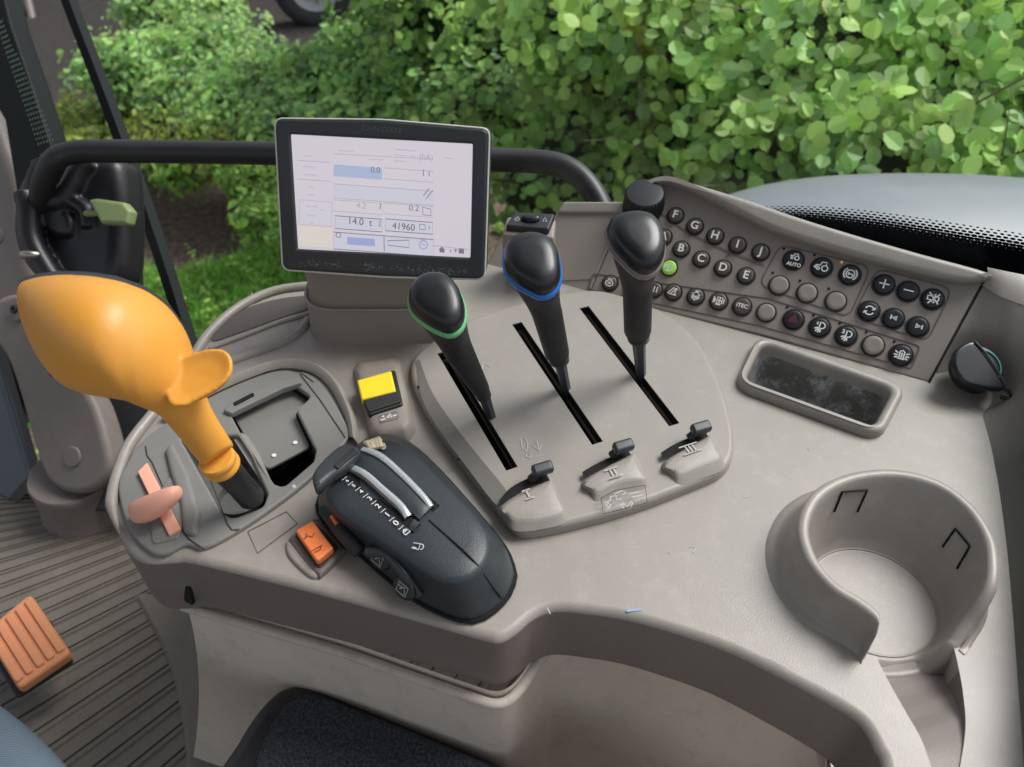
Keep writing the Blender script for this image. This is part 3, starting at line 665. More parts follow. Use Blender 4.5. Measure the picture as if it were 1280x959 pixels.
# ================================================================ HYDRAULIC LEVERS
def lever(label, ringmat, base_px, base_z, knob_c, dep, outline, neck, boot_w, ringoff, shaft_mat='bezel'):
    t = thing('hydraulic_lever', label, 'lever', group='hydraulic control levers')
    kc = D(*knob_c, dep); b = P(*base_px, base_z)
    A = (kc-b).normalized()
    Nn = (UP*.42 - AX*.90 + V((.06,0,0))).normalized()
    kf = Frame(kc, RT, Nn.cross(RT))
    o2 = cr([V(kf.px(x,y)) for x,y in outline], 4)
    n = 40
    c0 = sum(o2, V((0,0)))/len(o2)
    def rad(a):
        best = 0; 
        for i in range(len(o2)):
            p, q = o2[i]-c0, o2[(i+1)%len(o2)]-c0; d = V((math.cos(a), math.sin(a))); e = q-p; den = d.x*e.y-d.y*e.x
            if abs(den) < 1e-12: continue
            tt = (p.x*e.y-p.y*e.x)/den; s = (p.x*d.y-p.y*d.x)/den
            if tt > 0 and -1e-6 <= s <= 1+1e-6: best = max(best, tt)
        return best
    angs = [2*math.pi*i/n for i in range(n)]; rs = [rad(a) for a in angs]
    def oring(s, h, dx=0, dy=0): return [kf.pt(c0.x+dx+r*s*math.cos(a), c0.y+dy+r*s*math.sin(a), h) for r,a in zip(rs, angs)]
    rav = sum(rs)/n
    # glossy cap: dome over the outline
    cap = [oring(.93,-.004), oring(1.0,-.0015), oring(1.005,.0005), oring(.985,.0032), oring(.93,.0062), oring(.82,.0088), oring(.62,.0104), oring(.35,.0108), oring(.02,.0109)]
    loft('knob_cap', cap, 'knob', t, True, True, ang=60)
    loft('colour_ring', [oring(.98,-.0006), oring(1.045,-.0014), oring(1.07,-.0034), oring(1.05,-.0056), oring(.95,-.0064)], ringmat, t, False, False, ang=60)
    # lower grip: from the outline into a round neck
    nc = D(neck[0], neck[1], 0.1)
    # neck centre lies on the lever axis where it crosses the given pixel row
    def axis_at(py):
        lo, hi = 0.0, 1.2
        for _ in range(40):
            m_ = (lo+hi)/2; q = b.lerp(kc, m_)-CAM; yy = CY - FPX*q.dot(UP)/q.dot(AX)
            if yy > py: lo = m_
            else: hi = m_
        return b.lerp(kc, lo)
    bu = (RT - A*RT.dot(A)).normalized(); bv = A.cross(bu)
    if bv.dot(AX) < 0: bv = -bv
    def cring(c, r): return [c + bu*r*math.cos(a) + bv*r*math.sin(a) for a in angs]
    def pxr(c, wpx): return wpx/2*(c-CAM).dot(AX)/FPX
    nk = axis_at(neck[1]); nr = pxr(nk, neck[2])
    # offset so neck can sit beside the straight axis
    off = D(neck[0], neck[1], (nk-CAM).dot(AX)) - nk
    nk = nk + off
    bt = axis_at(neck[4]); off2 = D(neck[3], neck[4], (bt-CAM).dot(AX)) - bt; bt = bt + off2; br = pxr(bt, neck[5])
    o0 = oring(.965,-.0045); n0 = cring(nk, nr)
    rings = [o0, oring(.97,-.006)]
    for k in (.15,.3,.45,.6,.75,.9,1.0):
        e = k; w = sstep(k)**.8
        cc = kc.lerp(nk, k)
        rings.append([(p + (cc-kc)*.96 + (V((0,0,0)))).lerp(q + (cc-nk), w) for p,q in zip(o0, n0)])
    for k in (.25,.5,.75,1.0): rings.append(cring(nk.lerp(bt,k), nr+(br-nr)*k))
    d2 = (b-bt).normalized()
    rings += [cring(bt+d2*.0015, br*.98), cring(bt+d2*.002, br*.80)]
    loft('grip', rings, 'rubber', t, True, True, ang=60)
    loft('collar', [cring(bt+d2*h, br*s) for h,s in ((0,.8),(.002,.9),(.0045,.9),(.005,.78),(.007,.78),(.0075,.85),(.010,.82),(.0105,.6))], 'black', t, False, True)
    # flat steel shaft down into the slot
    bb = b + V((0,0,-.014)); s0 = bt+d2*.009; wv = (V((1,-.9,0))).normalized(); 
    wv = bu; tv = bv
    w_ = boot_w
    tube('shaft', [s0, s0.lerp(bb,.35), s0.lerp(bb,1)], [w_*1.15, w_*.95, w_*.85], shaft_mat, t, 6, ang=20)
    setloc(t, b); return t
lever('black hydraulic lever with green ring, nearest the display', 'green', (622,530), 0, (547,381), .490,
      [(511,378),(514,361),(525,349),(541,344),(558,347),(572,360),(580,380),(581,397),(575,410),(562,417),(546,412),(530,403),(517,392)],
      (574,440,37,600,485,23), .0042, 0, 'bezel')
lever('black hydraulic lever with blue ring, in the middle slot', 'blue', (714,494), 0, (665,334), .500,
      [(630,325),(632,308),(644,298),(662,294),(682,298),(695,312),(700,331),(700,350),(692,363),(677,369),(660,362),(645,353),(634,341)],
      (684,392,38,696,440,31), .0042, 0, 'bezel')
lever('black hydraulic lever with taupe ring, in front of the lettered keys', 'taupe', (805,476), 0, (795,306), .505,
      [(759,292),(762,278),(775,271),(796,268),(815,273),(827,288),(831,305),(829,323),(820,337),(806,343),(793,338),(779,325),(766,310)],
      (797,365,37,797,412,34), .0048, 0, 'bezel')
# ================================================================ DISPLAY
mon = thing('display_monitor', 'dark grey touch display with pale lit screen and silver edge on a taupe post', 'monitor')
mu = (RT - UP*.052).normalized(); mv = (UP*.945 - AX*.326); mv = (mv - mu*mv.dot(mu)).normalized()
MF = Frame(D(479,249,.580), mu, mv)
outer = [(345,148),(478,149),(611,161),(606,350),(480,346),(354,338)]
O = rnd(px2(MF, [(343,147),(478,148.5),(613,160),(607,350.5),(480,347),(353,338)]), [.007,.2,.007,.007,.2,.007], 7)
O3 = rnd(px2(MF, [(345.2,149.2),(478,150.7),(610.8,162.2),(604.8,347.8),(480,344.3),(355.2,335.8)]), [.006,.2,.006,.006,.2,.006], 7)
O2 = rnd(px2(MF, [(345,149),(478,150.5),(611,162),(605,348),(480,344.5),(355,336)]), [.006,.2,.006,.006,.2,.006], 7)
scrO = rnd(px2(MF, [(364,168),(591,180),(588,322),(373,311)]), .001, 3)
solid('rear_shell', [O], MF, .032, .008, 'bezel', mon, top=-.004)
M['silver'] = flat('silver_edge', (.62,.62,.58), .3)
solid('silver_edge', [O, O3], MF, .006, .0006, 'silver', mon, top=.0022)
solid('bezel', [O2, scrO], MF, .008, .0022, 'bezel', mon, top=.003, res=4)
# screen with its own glow
sm, nt, b_ = nodes('lit_screen'); N = nt.nodes; L = nt.links
g = N.new('ShaderNodeNewGeometry'); n1 = N.new('ShaderNodeTexNoise'); n1.inputs['Scale'].default_value = 9; L.new(g.outputs['Position'], n1.inputs['Vector'])
rp = N.new('ShaderNodeValToRGB'); rp.color_ramp.elements[0].color = (.72,.66,.74,1); rp.color_ramp.elements[1].color = (.80,.74,.80,1); L.new(n1.outputs['Fac'], rp.inputs['Fac'])
b_.inputs['Base Color'].default_value = (.05,.05,.05,1); L.new(rp.outputs['Color'], b_.inputs['Emission Color']); b_.inputs['Emission Strength'].default_value = .78; b_.inputs['Roughness'].default_value = .25
scr = solid('screen', [rnd(px2(MF, [(363,167),(592,179),(589,323),(372,312)]), .001, 3)], MF, .004, .0002, sm, mon, top=.0005)
def emf(name, c, e=.8):
    m = flat(name, c, .5, e); m.node_tree.nodes['Principled BSDF'].inputs['Base Color'].default_value = (.02,.02,.02,1); return m
M['s_line'] = emf('screen_line', (.22,.20,.28)); M['s_blue'] = emf('screen_blue', (.40,.45,.75)); M['s_pale'] = emf('screen_pale_blue', (.47,.55,.76)); M['s_txt'] = emf('screen_text', (.12,.11,.16)); M['s_cell'] = emf('screen_cell', (.70,.69,.80)); M['s_faint'] = emf('screen_faint', (.46,.43,.52)); M['s_cream'] = emf('screen_cream', (.82,.76,.70))
SH = .0006
# zoomed picture (330,130) scale 4.263 -> photo pixels
def q_(x, y): return (330+x/4.263, 130+y/4.263)
def sline(pts, w, mat, h=SH+.0002): return strokes('screen_lines', MF, [[MF.px(*q_(*p)) for p in l] for l in pts], w, h, mat, scr, lift=.0)
def sfill(pts, mat, h=SH): 
    o = [MF.px(*q_(*p)) for p in pts]; return mesh('screen_field', [MF.pt(a,b,h) for a,b in o], [tuple(range(len(o)))], mat, scr)
def box(x0,y0,x1,y1,s=.075): 
    k=lambda x,y:(x,y+(x-600)*s*0)
    return [(x0,y0),(x1,y1-(y1-y0)+(x1-x0)*s),(x1,y1+(x1-x0)*s),(x0,y1),(x0,y0)]
cells = [(370,590,632,665),(650,605,900,672),(372,510,632,575),(640,520,900,585),(365,425,900,500),(640,335,905,395)]
sfill(box(372,680,905,770)[:4], 's_cell'); sfill(box(378,592,630,664)[:4], 's_cell'); sfill(box(645,612,900,675)[:4],'s_cell')
sfill(box(370,425,905,505)[:4],'s_cell'); sfill(box(190,500,365,640)[:4],'s_cell',SH-.0001)
sfill(box(372,322,630,385)[:4], 's_pale', SH+.0001); sfill(box(645,440,850,500)[:4], 's_cell', SH+.0001); sfill(box(445,708,592,748)[:4], 's_blue', SH+.0001)
sfill([(180,650),(365,660),(368,765),(188,755)], 's_cream', SH)
sline([box(380,595,630,663), box(648,612,900,675), box(372,682,905,772), [(640,700),(642,785)]], .0006, 's_line')
sline([box(370,510,630,570), box(640,528,900,585), box(370,425,905,500), box(640,340,905,398), box(190,510,362,640), [(180,300),(350,312)],[(180,400),(355,412)],[(370,265),(900,295)]], .0004, 's_faint')
sline([[(660,728),(775,725),(773,765),(662,752),(660,728)], arc(398,698,13,0,360,10)], .0006, 's_line')
sline([arc(850,750,22,0,360,14), [(835,722),(865,722)],[(840,745),(860,752)]], .0009, 's_blue', SH+.0003)
sline([[(850,490),(880,450)],[(865,505),(900,460)],[(845,550),(890,560),(890,595),(848,590),(845,550)],[(830,640),(860,643),(860,670),(830,668),(830,640)],[(880,650),(882,668)],[(850,350),(852,385)],[(880,360),(882,385)],[(625,530),(618,560)],[(620,620),(618,655)]], .0006, 's_line', SH+.0003)
def stext(s, x, y, size, mat): 
    return text('screen_text', s, MF.moved(*MF.px(*q_(x,y))), size, SH+.0003, mat, scr, rot=-R(2.5), lift=0)
for i_, (x_, y_, w_) in enumerate([(215,272,50),(215,330,70),(215,372,80),(240,440,40),(240,480,40),(225,540,75),(230,590,60),(245,628,30),(300,560,30),(560,290,90),(700,300,60),(960,285,50),(700,240,120),(400,245,90)]):
    sline([[(x_+7*k, y_+.07*7*k+(k%2)*6) for k in range(int(w_/7))]], .0004, 's_faint')
stext('14.0  t', 512, 628, .0072, 's_txt'); stext('41960', 745, 655, .0070, 's_txt'); stext('0.2', 800, 555, .0065, 's_line'); stext('4.2', 520, 542, .0062, 's_faint'); stext('0.0', 595, 352, .006, 's_line')
stext('----- --- (hA)', 800, 278, .0058, 's_faint')
sfill([(930,775),(948,760),(968,778),(962,778),(962,792),(936,790),(936,776)], 's_line', SH+.0002)
sfill([(1038,768),(1066,770),(1066,798),(1038,795)], 's_line', SH+.0002); sline([[(995,775),(995,788)],[(1014,778),(1030,780)],[(1022,770),(1022,790)]], .0007, 's_line')
sline([[(905,755),(1090,775)]], .0005, 's_faint')
# worn lettering on the bezel's top edge, specks of dust on the lower edge
text('maker_lettering', 'JOHN DEERE', MF.moved(*MF.px(478,162)), .0052, .003, flat('worn_lettering', (.10,.11,.115), .6), mon, rot=-R(1.5))
dl = []
for k in range(260):
    x = random.choice([random.uniform(376,425), random.uniform(455,480), random.uniform(488,585), random.uniform(488,585)])
    y = 329 + (x-376)*.055 + random.gauss(0,2.6); a, b = MF.px(x,y,.003); an = random.uniform(0,3.14); l = random.uniform(.0003,.0011)
    dl.append([(a,b),(a+l*math.cos(an), b+l*math.sin(an))])
strokes('dust_specks', MF, dl, .00035, .0031, flat('dust', (.27,.29,.29), .9), mon)
# post under the display
pc = P(482,395,0); 
def pring(w, d, z, dx=0, dy=0): 
    return [V((p[0],p[1],z)) for p in rnd([(pc.x+dx-w,pc.y+dy-d),(pc.x+dx+w,pc.y+dy-d),(pc.x+dx+w,pc.y+dy+d),(pc.x+dx-w,pc.y+dy+d)], .03, 8)]
loft('post', [pring(.066,.038,.0,.002,.0), pring(.064,.036,.006), pring(.062,.035,.032), pring(.0610,.0345,.0335), pring(.0595,.033,.0345), pring(.0595,.033,.065), pring(.057,.031,.071), pring(.04,.02,.075)], 'panel', mon, False, True, ang=45)
tube('post_bead', [q for q in pring(.0625,.0355,.034)], .0012, 'top', mon, 6, closed=True)
tube('display_arm', [pc+V((0,.0,.06)), MF.pt(0,-.01,-.03)], .018, 'bezel', mon)
setloc(mon, pc)
# ================================================================ JOYSTICK
joy = thing('joystick', 'large orange multifunction joystick with thumb rest on a black shaft', 'joystick')
def vox(o, size, smooth=8):
    r = o.modifiers.new('remesh', 'REMESH'); r.mode = 'VOXEL'; r.voxel_size = size; r.use_smooth_shade = True
    s = o.modifiers.new('smooth', 'SMOOTH'); s.factor = .5; s.iterations = smooth
    dg = bpy.context.evaluated_depsgraph_get(); dg.update()
    me = bpy.data.meshes.new_from_object(o.evaluated_get(dg)); o.modifiers.clear(); old = o.data; o.data = me
    for p in me.polygons: p.use_smooth = True
def secs(data, ratio=.8, n=32, shift=(0,0), dd=0):
    """cross-sections: (x1,y1,x2,y2,depth,halfdepth m)"""
    rings = []
    cs = [(D((a[0]+a[2])/2+shift[0], (a[1]+a[3])/2+shift[1], a[4]+dd)) for a in data]
    for i, a in enumerate(data):
        m_ = a[4]+dd; p, q = D(a[0]+shift[0],a[1]+shift[1],m_), D(a[2]+shift[0],a[3]+shift[1],m_)
        major = (p-q)/2; ax = (cs[min(i+1,len(cs)-1)]-cs[max(i-1,0)]); ax = (ax - AX*ax.dot(AX)).normalized()
        minor = major.cross(ax).normalized()*a[5]
        rings.append(ringpts(cs[i], major, minor, n))
    return rings
HD = [(32,352,84,482,.440,.020),(52,347,95,488,.436,.026),(80,344,115,494,.432,.031),(112,345,140,498,.430,.0345),(145,350,165,502,.430,.0355),(176,361,176,507,.432,.0345),(200,378,186,511,.436,.033),(220,405,193,514,.439,.030),(235,440,199,517,.443,.025),(248,474,206,522,.449,.019),(258,502,216,534,.457,.0150),(270,524,229,550,.465,.0130),(282,543,243,568,.473,.0122),(291,557,256,583,.480,.0118)]
rg = secs(HD)
rg = [list(r) for r in zip(*[cr([r[j] for r in rg], 5, False) for j in range(len(rg[0]))])]
rg = [cr(r, 3) for r in rg]
head = loft('hand_grip', rg, 'orange', joy, True, True)
# neck as its own tube, thumb rest as a flattened dish: joined and remeshed
tf = Frame(D(250,478,.430), (RT*.95+UP*.20+AX*.03), (UP*.90 - RT*.22 + AX*.30))
thumb = [(212,505),(205,470),(222,452),(245,441),(268,436),(284,440),(291,452),(289,468),(278,482),(262,493),(245,502),(230,509)]
to = cr([V(tf.px(x,y)) for x,y in thumb], 10); tcn = sum(to, V((0,0)))/len(to)
tring = []
for s,h in ((.05,-.016),(.3,-.0145),(.6,-.010),(.85,-.005),(.97,-.0015),(1.0,.0008),(.96,.0020),(.86,.0012),(.6,-.0004),(.05,-.0012)):
    tring.append([tf.pt(tcn.x+(p.x-tcn.x)*s, tcn.y+(p.y-tcn.y)*s, h) for p in to])
th = loft('t', tring, 'orange', joy, True, True)
import bmesh
bm = bmesh.new(); bm.from_mesh(head.data); bm.from_mesh(th.data); bm.to_mesh(head.data); bm.free()
for o in (th,): bpy.data.objects.remove(o)
vox(head, .0011, 7)
shell = loft('dark_shell', [[q for q in r] for r in secs([(a[0],a[1],a[2],a[3]-10,a[4],a[5]*.92) for a in HD[:8]], shift=(1,-5), dd=.007)], 'bezel', joy, True, True)
for i,(x,y) in enumerate(((66,438),(75,463))):
    c = D(x+3,y,.446); tube('face_key', [c, c-RT*.006], [.005,.004], 'knob', joy, 12)
jdir = (D(305,612,.512)-D(272,576,.482)).normalized()
c0 = D(273,577,.482)
tube('collar_ring', [c0-jdir*.004, c0-jdir*.003, c0-jdir*.0005, c0+jdir*.0, c0+jdir*.0025, c0+jdir*.003, c0+jdir*.006, c0+jdir*.0065], [.0108,.0115,.0117,.0113,.0113,.0116,.0115,.010], 'orange', joy, 28)
tube('shaft', [c0, c0+jdir*.016, c0+jdir*.032, c0+jdir*.048, c0+jdir*.054], [.0088,.0092,.0086,.0088,.006], 'black', joy, 20)
tube('shaft_pin', [c0+jdir*.040-AX*.010-RT*.0, c0+jdir*.040-AX*.012], .0022, 'knob', joy, 10)
setloc(joy, P(300,630,-.018))
# ================================================================ HAND THROTTLE POD
thr = thing('throttle_pod', 'black hand throttle pod with numbered scale 0 to 7 and silver strips', 'throttle')
# zoom picture (370,530) scale 3.69
def t_(x, y): return (370+x/3.69, 530+y/3.69)
TZ = .032
foot = [t_(*p) for p in [(103,392),(112,345),(150,270),(215,190),(300,100),(400,62),(520,95),(640,200),(760,330),(880,470),(965,580),(1004,680),(1003,735),(960,820),(860,900),(780,910),(700,888),(560,818),(440,728),(330,632),(215,528),(125,440)]]
topo = [t_(*p) for p in [(140,325),(165,250),(225,180),(310,110),(400,72),(500,105),(620,210),(740,335),(850,450),(890,530),(885,610),(850,668),(790,718),(700,732),(615,705),(540,655),(450,590),(350,520),(250,455),(180,400)]]
def resamp(pts, c, n=72):
    out = []
    for i in range(n):
        a = 2*math.pi*i/n; d = V((math.cos(a), math.sin(a))); best = 0
        for k in range(len(pts)):
            p, q = pts[k]-c, pts[(k+1)%len(pts)]-c; e = q-p; den = d.x*e.y-d.y*e.x
            if abs(den) < 1e-12: continue
            tt = (p.x*e.y-p.y*e.x)/den; s = (p.x*d.y-p.y*d.x)/den
            if tt > 0 and -1e-6 <= s <= 1+1e-6: best = max(best, tt)
        out.append(c + d*best)
    return out
F2 = cr([V(P(x,y,.001)).to_2d() for x,y in foot], 4); T2 = cr([V(P(x,y,TZ)).to_2d() for x,y in topo], 4)
fc = V(P(*t_(560,480),.001)).to_2d(); tc = V(P(*t_(540,410),TZ)).to_2d()
FR, TR = resamp(F2, fc), resamp(T2, tc)
def mixr(k, z, s=1.0): return [V(((a.x*(1-k)+b.x*k - tc.x)*s+tc.x, (a.y*(1-k)+b.y*k - tc.y)*s+tc.y, z)) for a,b in zip(FR, TR)]
def crown(x, y):  # height of pod's top at world xy: barrel along long axis
    return 0
prings = [mixr(0,-.001), mixr(0.02,.004), mixr(.12,.009), mixr(.45,.019), mixr(.84,.0270), mixr(.95,.0305), mixr(1,.0327,.98), mixr(1,.0338,.94), mixr(1,.0350,.75), mixr(1,.0362,.5), mixr(1,.0368,.25), mixr(1,.0370,.02)]
pod = loft('pod_body', prings, 'pod', thr, False, True, ang=70)
tube('base_gasket', mixr(0,.0015,1.004), .0018, 'void', thr, 6, closed=True)
def topz(px, py):
    """point on pod's top by walking the ray to the crowned surface"""
    d = ray(px, py)
    for k in range(600):
        q = CAM + d*(.35+k*.0006)
        r = (q.to_2d()-tc)
        a = math.atan2(r.y, r.x)%(2*math.pi); i = int(a/(2*math.pi)*72)%72
        s = r.length/max(1e-6,(TR[i]-tc).length)
        zz = .0370 - .002*s**1.5 - (.0025*max(0,(s-.75)/.25)**2) if s <= 1 else -.001
        if q.z <= zz: return q
    return P(px,py,.034)
def band(pa, pb, w0, lift, name, mat, arch=.0, ws=None, n=16, end=1.0):
    """raised strip between two pixel polylines a (outer) and b"""
    rows = []
    A = cr([topz(*t_(*p)) for p in pa], 5, False); B = cr([topz(*t_(*p)) for p in pb], 5, False)
    m_ = len(A)
    for i in range(m_):
        s = i/(m_-1); h = lift + arch*math.sin(math.pi*min(1,max(0,s)))
        a, b = A[i], B[i]; row = [a - V((0,0,.001))]
        for j in range(7):
            k = j/6; row.append(a.lerp(b,k)+V((0,0,h+ .0008*math.sin(math.pi*k))))
        row.append(b - V((0,0,.001))); rows.append(row)
    return grid_sheet(name, rows, mat, thr, ang=50)
# dark slot behind the slider, the arched slider, two silver strips
slot_px = [t_(*p) for p in [(250,165),(330,125),(420,170),(530,265),(665,378),(620,420),(545,500),(500,465),(400,385),(290,300),(205,235)]]
sq = [topz(*p)+V((0,0,.0004)) for p in slot_px]; mesh('slider_slot', sq, [tuple(range(len(sq)))], 'void', pod)
band([(310,140),(400,190),(500,280),(600,380),(630,395)], [(235,190),(310,230),(410,315),(510,405),(570,450)], 0, .0022, 'slider', 'pod', .003)
band([(318,122),(400,160),(500,250),(600,350),(636,392)], [(300,137),(385,182),(485,272),(582,368),(615,405)], 0, .0035, 'silver_strip', 'chrome', .003)
band([(240,190),(330,232),(420,310),(500,385),(535,430)], [(215,208),(305,252),(392,330),(472,402),(505,448)], 0, .0026, 'silver_strip', 'chrome', .0022)
band([(548,448),(575,468)], [(520,490),(545,505)], 0, .002, 'slider_end', 'bezel')
# parting line down the front
ln = [topz(*t_(*p)) for p in [(612,445),(680,505),(760,575),(830,645)]] + [P(*t_(*p), z) for p,z in [((855,680),.0285),((905,750),.018),((950,808),.006)]]
tube('parting_line', [q+V((0,0,.0007)) for q in cr(ln,4,False)], .0005, 'void', pod, 6)
# scale numbers, reading along the pod
SF = Frame(topz(*t_(380,385)), (P(*t_(330,350),TZ)-P(*t_(520,500),TZ)), (0,0,0.0001)) if False else None
dv = (P(*t_(520,500),TZ)-P(*t_(300,320),TZ)); dv.z = 0; dv.normalize()
nums = [('7',212,243,.0042),('6',238,268,.0046),('5',268,290,.0052),('4',303,318,.0060),('3',342,350,.0066),('2',380,385,.0072),('1',423,424,.0076),('0',463,463,.0076)]
for s,x,y,sz in nums:
    c = topz(*t_(x,y)); fr = Frame(c+V((0,0,.0003)), dv, V((0,0,1)).cross(dv)) 
    text('scale_number', s, Frame(c, V((0,0,1)).cross(dv), -dv), sz*.76, .0010, 'white', pod, bold=.008)
tk = []
for x,y in ((225,256),(253,279),(286,305),(322,335),(360,367),(402,405),(443,444),(485,483)):
    c = topz(*t_(x,y)); tk.append(c)
vs, fs = [], []
pv = V((0,0,1)).cross(dv)
for c in tk:
    b0 = len(vs)
    for a,b in ((-.0021,-.0002),(-.0021,.0002),(.0021,.0002),(.0021,-.0002)): vs.append(c+pv*a+dv*b+V((0,0,.0011)))
    fs.append((b0,b0+1,b0+2,b0+3))
mesh('scale_ticks', vs, fs, 'white', pod)
lk = Frame(topz(*t_(508,502)), pv*.8, -dv)
strokes('lock_mark', lk, [[(-.0018,-.0018),(.0018,-.0018),(.0018,.0004),(-.0018,.0004),(-.0018,-.0018)],arc(0,.0004,.0013,0,180,8)], .0007, .001, 'white', pod)
ck = Frame(topz(*t_(568,568)), RT, V((0,1,0)))
strokes('cup_mark', ck, [[(x*.7,y*.7) for x,y in l] for l in [[(-.006,-.002),(.000,-.004),(.001,.002),(-.005,.003)],[(-.0055,-.001),(-.002,-.0025)],arc(.001,-.001,.003,-80,80,6)]], .0004, .001, 'white', pod)
# paddle of the throttle, at its far end
pd = [(72,235),(85,200),(140,140),(205,90),(270,92),(292,125),(225,195),(165,235),(95,292),(78,270)]
pfm = Z(.046)
solid('paddle', [cr([V(P(*t_(x,y),.046)).to_2d() for x,y in pd], 4)], pfm, .010, .004, 'bezel', thr, res=4)
solid('paddle_edge', [rnd([V(P(*t_(x,y),.047)).to_2d() for x,y in [(262,105),(285,125),(190,205),(172,190)]], .001)], Z(.047), .002, .0007, 'rubber', thr)
rb = []
for i in range(6):
    a = topz(*t_(322+i*15, 100-i*5)); c = topz(*t_(350+i*11, 126-i*2)); tube('thumb_roller', [a+V((0,0,.0025)), a.lerp(c,.5)+V((0,0,.0045)), c+V((0,0,.002))], .0018, 'cream', thr, 8)
# side keys
for x,y,g in ((378,625,0),(492,762,1)):
    c2 = P(*t_(x,y), .016); kF = Frame(c2 + V((.0010,.0012,-.001)), dv, (V((0,0,1)).cross(dv)*.55+V((0,0,.8))) )
    kb = solid('side_key', [circ((0,0),.0088,28,.72)], kF, .004, .0015, 'knob', thr, top=.002)
    strokes('symbol', kF, [[(-.004,-.003),(.004,-.003),(.004,.003),(-.004,.003),(-.004,-.003)],[(-.002,-.001),(.001,.002),(.003,-.002)],[(-.004,.001),(.0,.001)]], .0007, .002, 'mark', kb)
ridge = cr([P(*t_(330,590),.020), P(*t_(420,600),.024), P(*t_(500,690),.022), P(*t_(570,790),.012)], 6, False)
tube('key_surround', ridge, .0035, 'pod', thr, 8)
tube('side_recess', cr([P(*t_(130,385),.012), P(*t_(200,480),.016), P(*t_(250,540),.016), P(*t_(300,595),.012)],6,False), [.003]+[.0052]*17+[.003], 'rubber', thr, 10)
tube('orange_accent', cr([P(*t_(165,425),.021), P(*t_(190,462),.021)],6,False), .0014, 'orsw', thr, 8)
setloc(thr, V((fc.x,fc.y,0)))
# ================================================================ ROCKER SWITCHES
ys = thing('rocker_switch', 'bright yellow rocker switch in a raised housing behind the throttle pod', 'switch')
hz = [(0,[(441,462),(447,452),(493,446),(502,452),(520,540),(512,552),(474,558),(462,548)]),(.008,[(446,464),(452,456),(490,450),(499,456),(514,530),(507,539),(474,545),(465,537)]),(.0105,[(450,468),(455,461),(488,456),(495,461),(509,524),(503,532),(477,537),(469,530)])]
hr = [[V((q.x,q.y,z)) for q in rnd([V(P(x,y,z)).to_2d() for x,y in l], .006, 5)] for z,l in hz]
hr.append([q.lerp(sum(hr[-1],V((0,0,0)))/len(hr[-1]),.5) for q in hr[-1]])
loft('housing', hr, 'panel', ys, False, True, ang=60)
yf = Z(.0108)
solid('bezel', [rnd([V(P(x,y,.012)).to_2d() for x,y in [(446,478),(494,462),(504,506),(460,520)]], .003)], Z(.0108), .005, .0015, 'black', ys, top=.002)
rock = solid('rocker_face', [rnd([V(P(x,y,.014)).to_2d() for x,y in [(452,496),(496,483),(501,502),(461,515)]], .0015)], Z(.013), .003, .001, 'rubber', ys, top=.0012)
a, b, c, d = P(446,475,.019), P(489,463,.019), P(495,489,.015), P(452,500,.015)
pts = []
yw = loft('yellow_cap', [[p+V((0,0,-.005)) for p in (a,b,c,d)], [p+V((0,0,-.001)) for p in (a,b,c,d)], [p.lerp((a+b+c+d)/4,.06) for p in (a,b,c,d)]], 'yellow', ys, False, True, ang=30)
bv = yw.modifiers.new('b','BEVEL'); bv.width=.0008; bv.segments=2
strokes('tractor_sign', Z(.0108), [[V(P(x,y,.0108)).to_2d()[:] for x,y in l] for l in ([(473,521),(496,515),(498,523),(475,529),(473,521)],)], .0005, .0, 'ring', ys)
strokes('tractor_sign', Z(.0108), [[V(P(x,y,.0108)).to_2d()[:] for x,y in l] for l in ([(476,526),(482,524)],[(478,522),(480,520)],[(484,523),(488,517),(489,522),(484,523)],[(491,521),(496,519)])], .0011, .0, 'white', ys)
setloc(ys, P(478,500,0))
os_ = thing('rocker_switch', 'orange rocker switch with dark pictograms at the console front edge', 'switch')
of = [(364,668),(392,648),(400,650),(429,682),(428,691),(404,716),(394,716),(364,680)]
solid('bezel', [cr([V(P(x,y,.004)).to_2d() for x,y in of], 4)], Z(0), .009, .003, 'lip', os_, top=.0045)
scp = cr([V(P(x,y,.002)).to_2d() for x,y in [(358,676),(372,684),(398,715),(390,722),(372,708),(359,692)]], 4)
solid('finger_scoop', [scp], Z(0), .005, .0022, 'top', os_, top=.0028)
solid('inner_frame', [rnd([V(P(x,y,.006)).to_2d() for x,y in [(367,667),(393,651),(424,683),(398,712)]], .003)], Z(.0045), .003, .001, 'rubber', os_, top=.0008)
ork = solid('rocker_cap', [rnd([V(P(x,y,.011)).to_2d() for x,y in [(369,663),(391,650),(417,685),(396,702)]], .002)], Z(.0065), .006, .0014, 'orsw', os_, top=.0048)
M['ordark'] = flat('dark_orange_print', (.22,.05,.02), .6)
strokes('pictogram', Z(.0113), [[V(P(x,y,.0113)).to_2d()[:] for x,y in l] for l in ([(380,674),(386,670),(390,672),(393,667)],[(383,671),(383,667)],[(390,689),(403,682)],[(393,691),(401,687),(401,683)])], .0008, 0, 'ordark', ork)
setloc(os_, P(396,682,0))
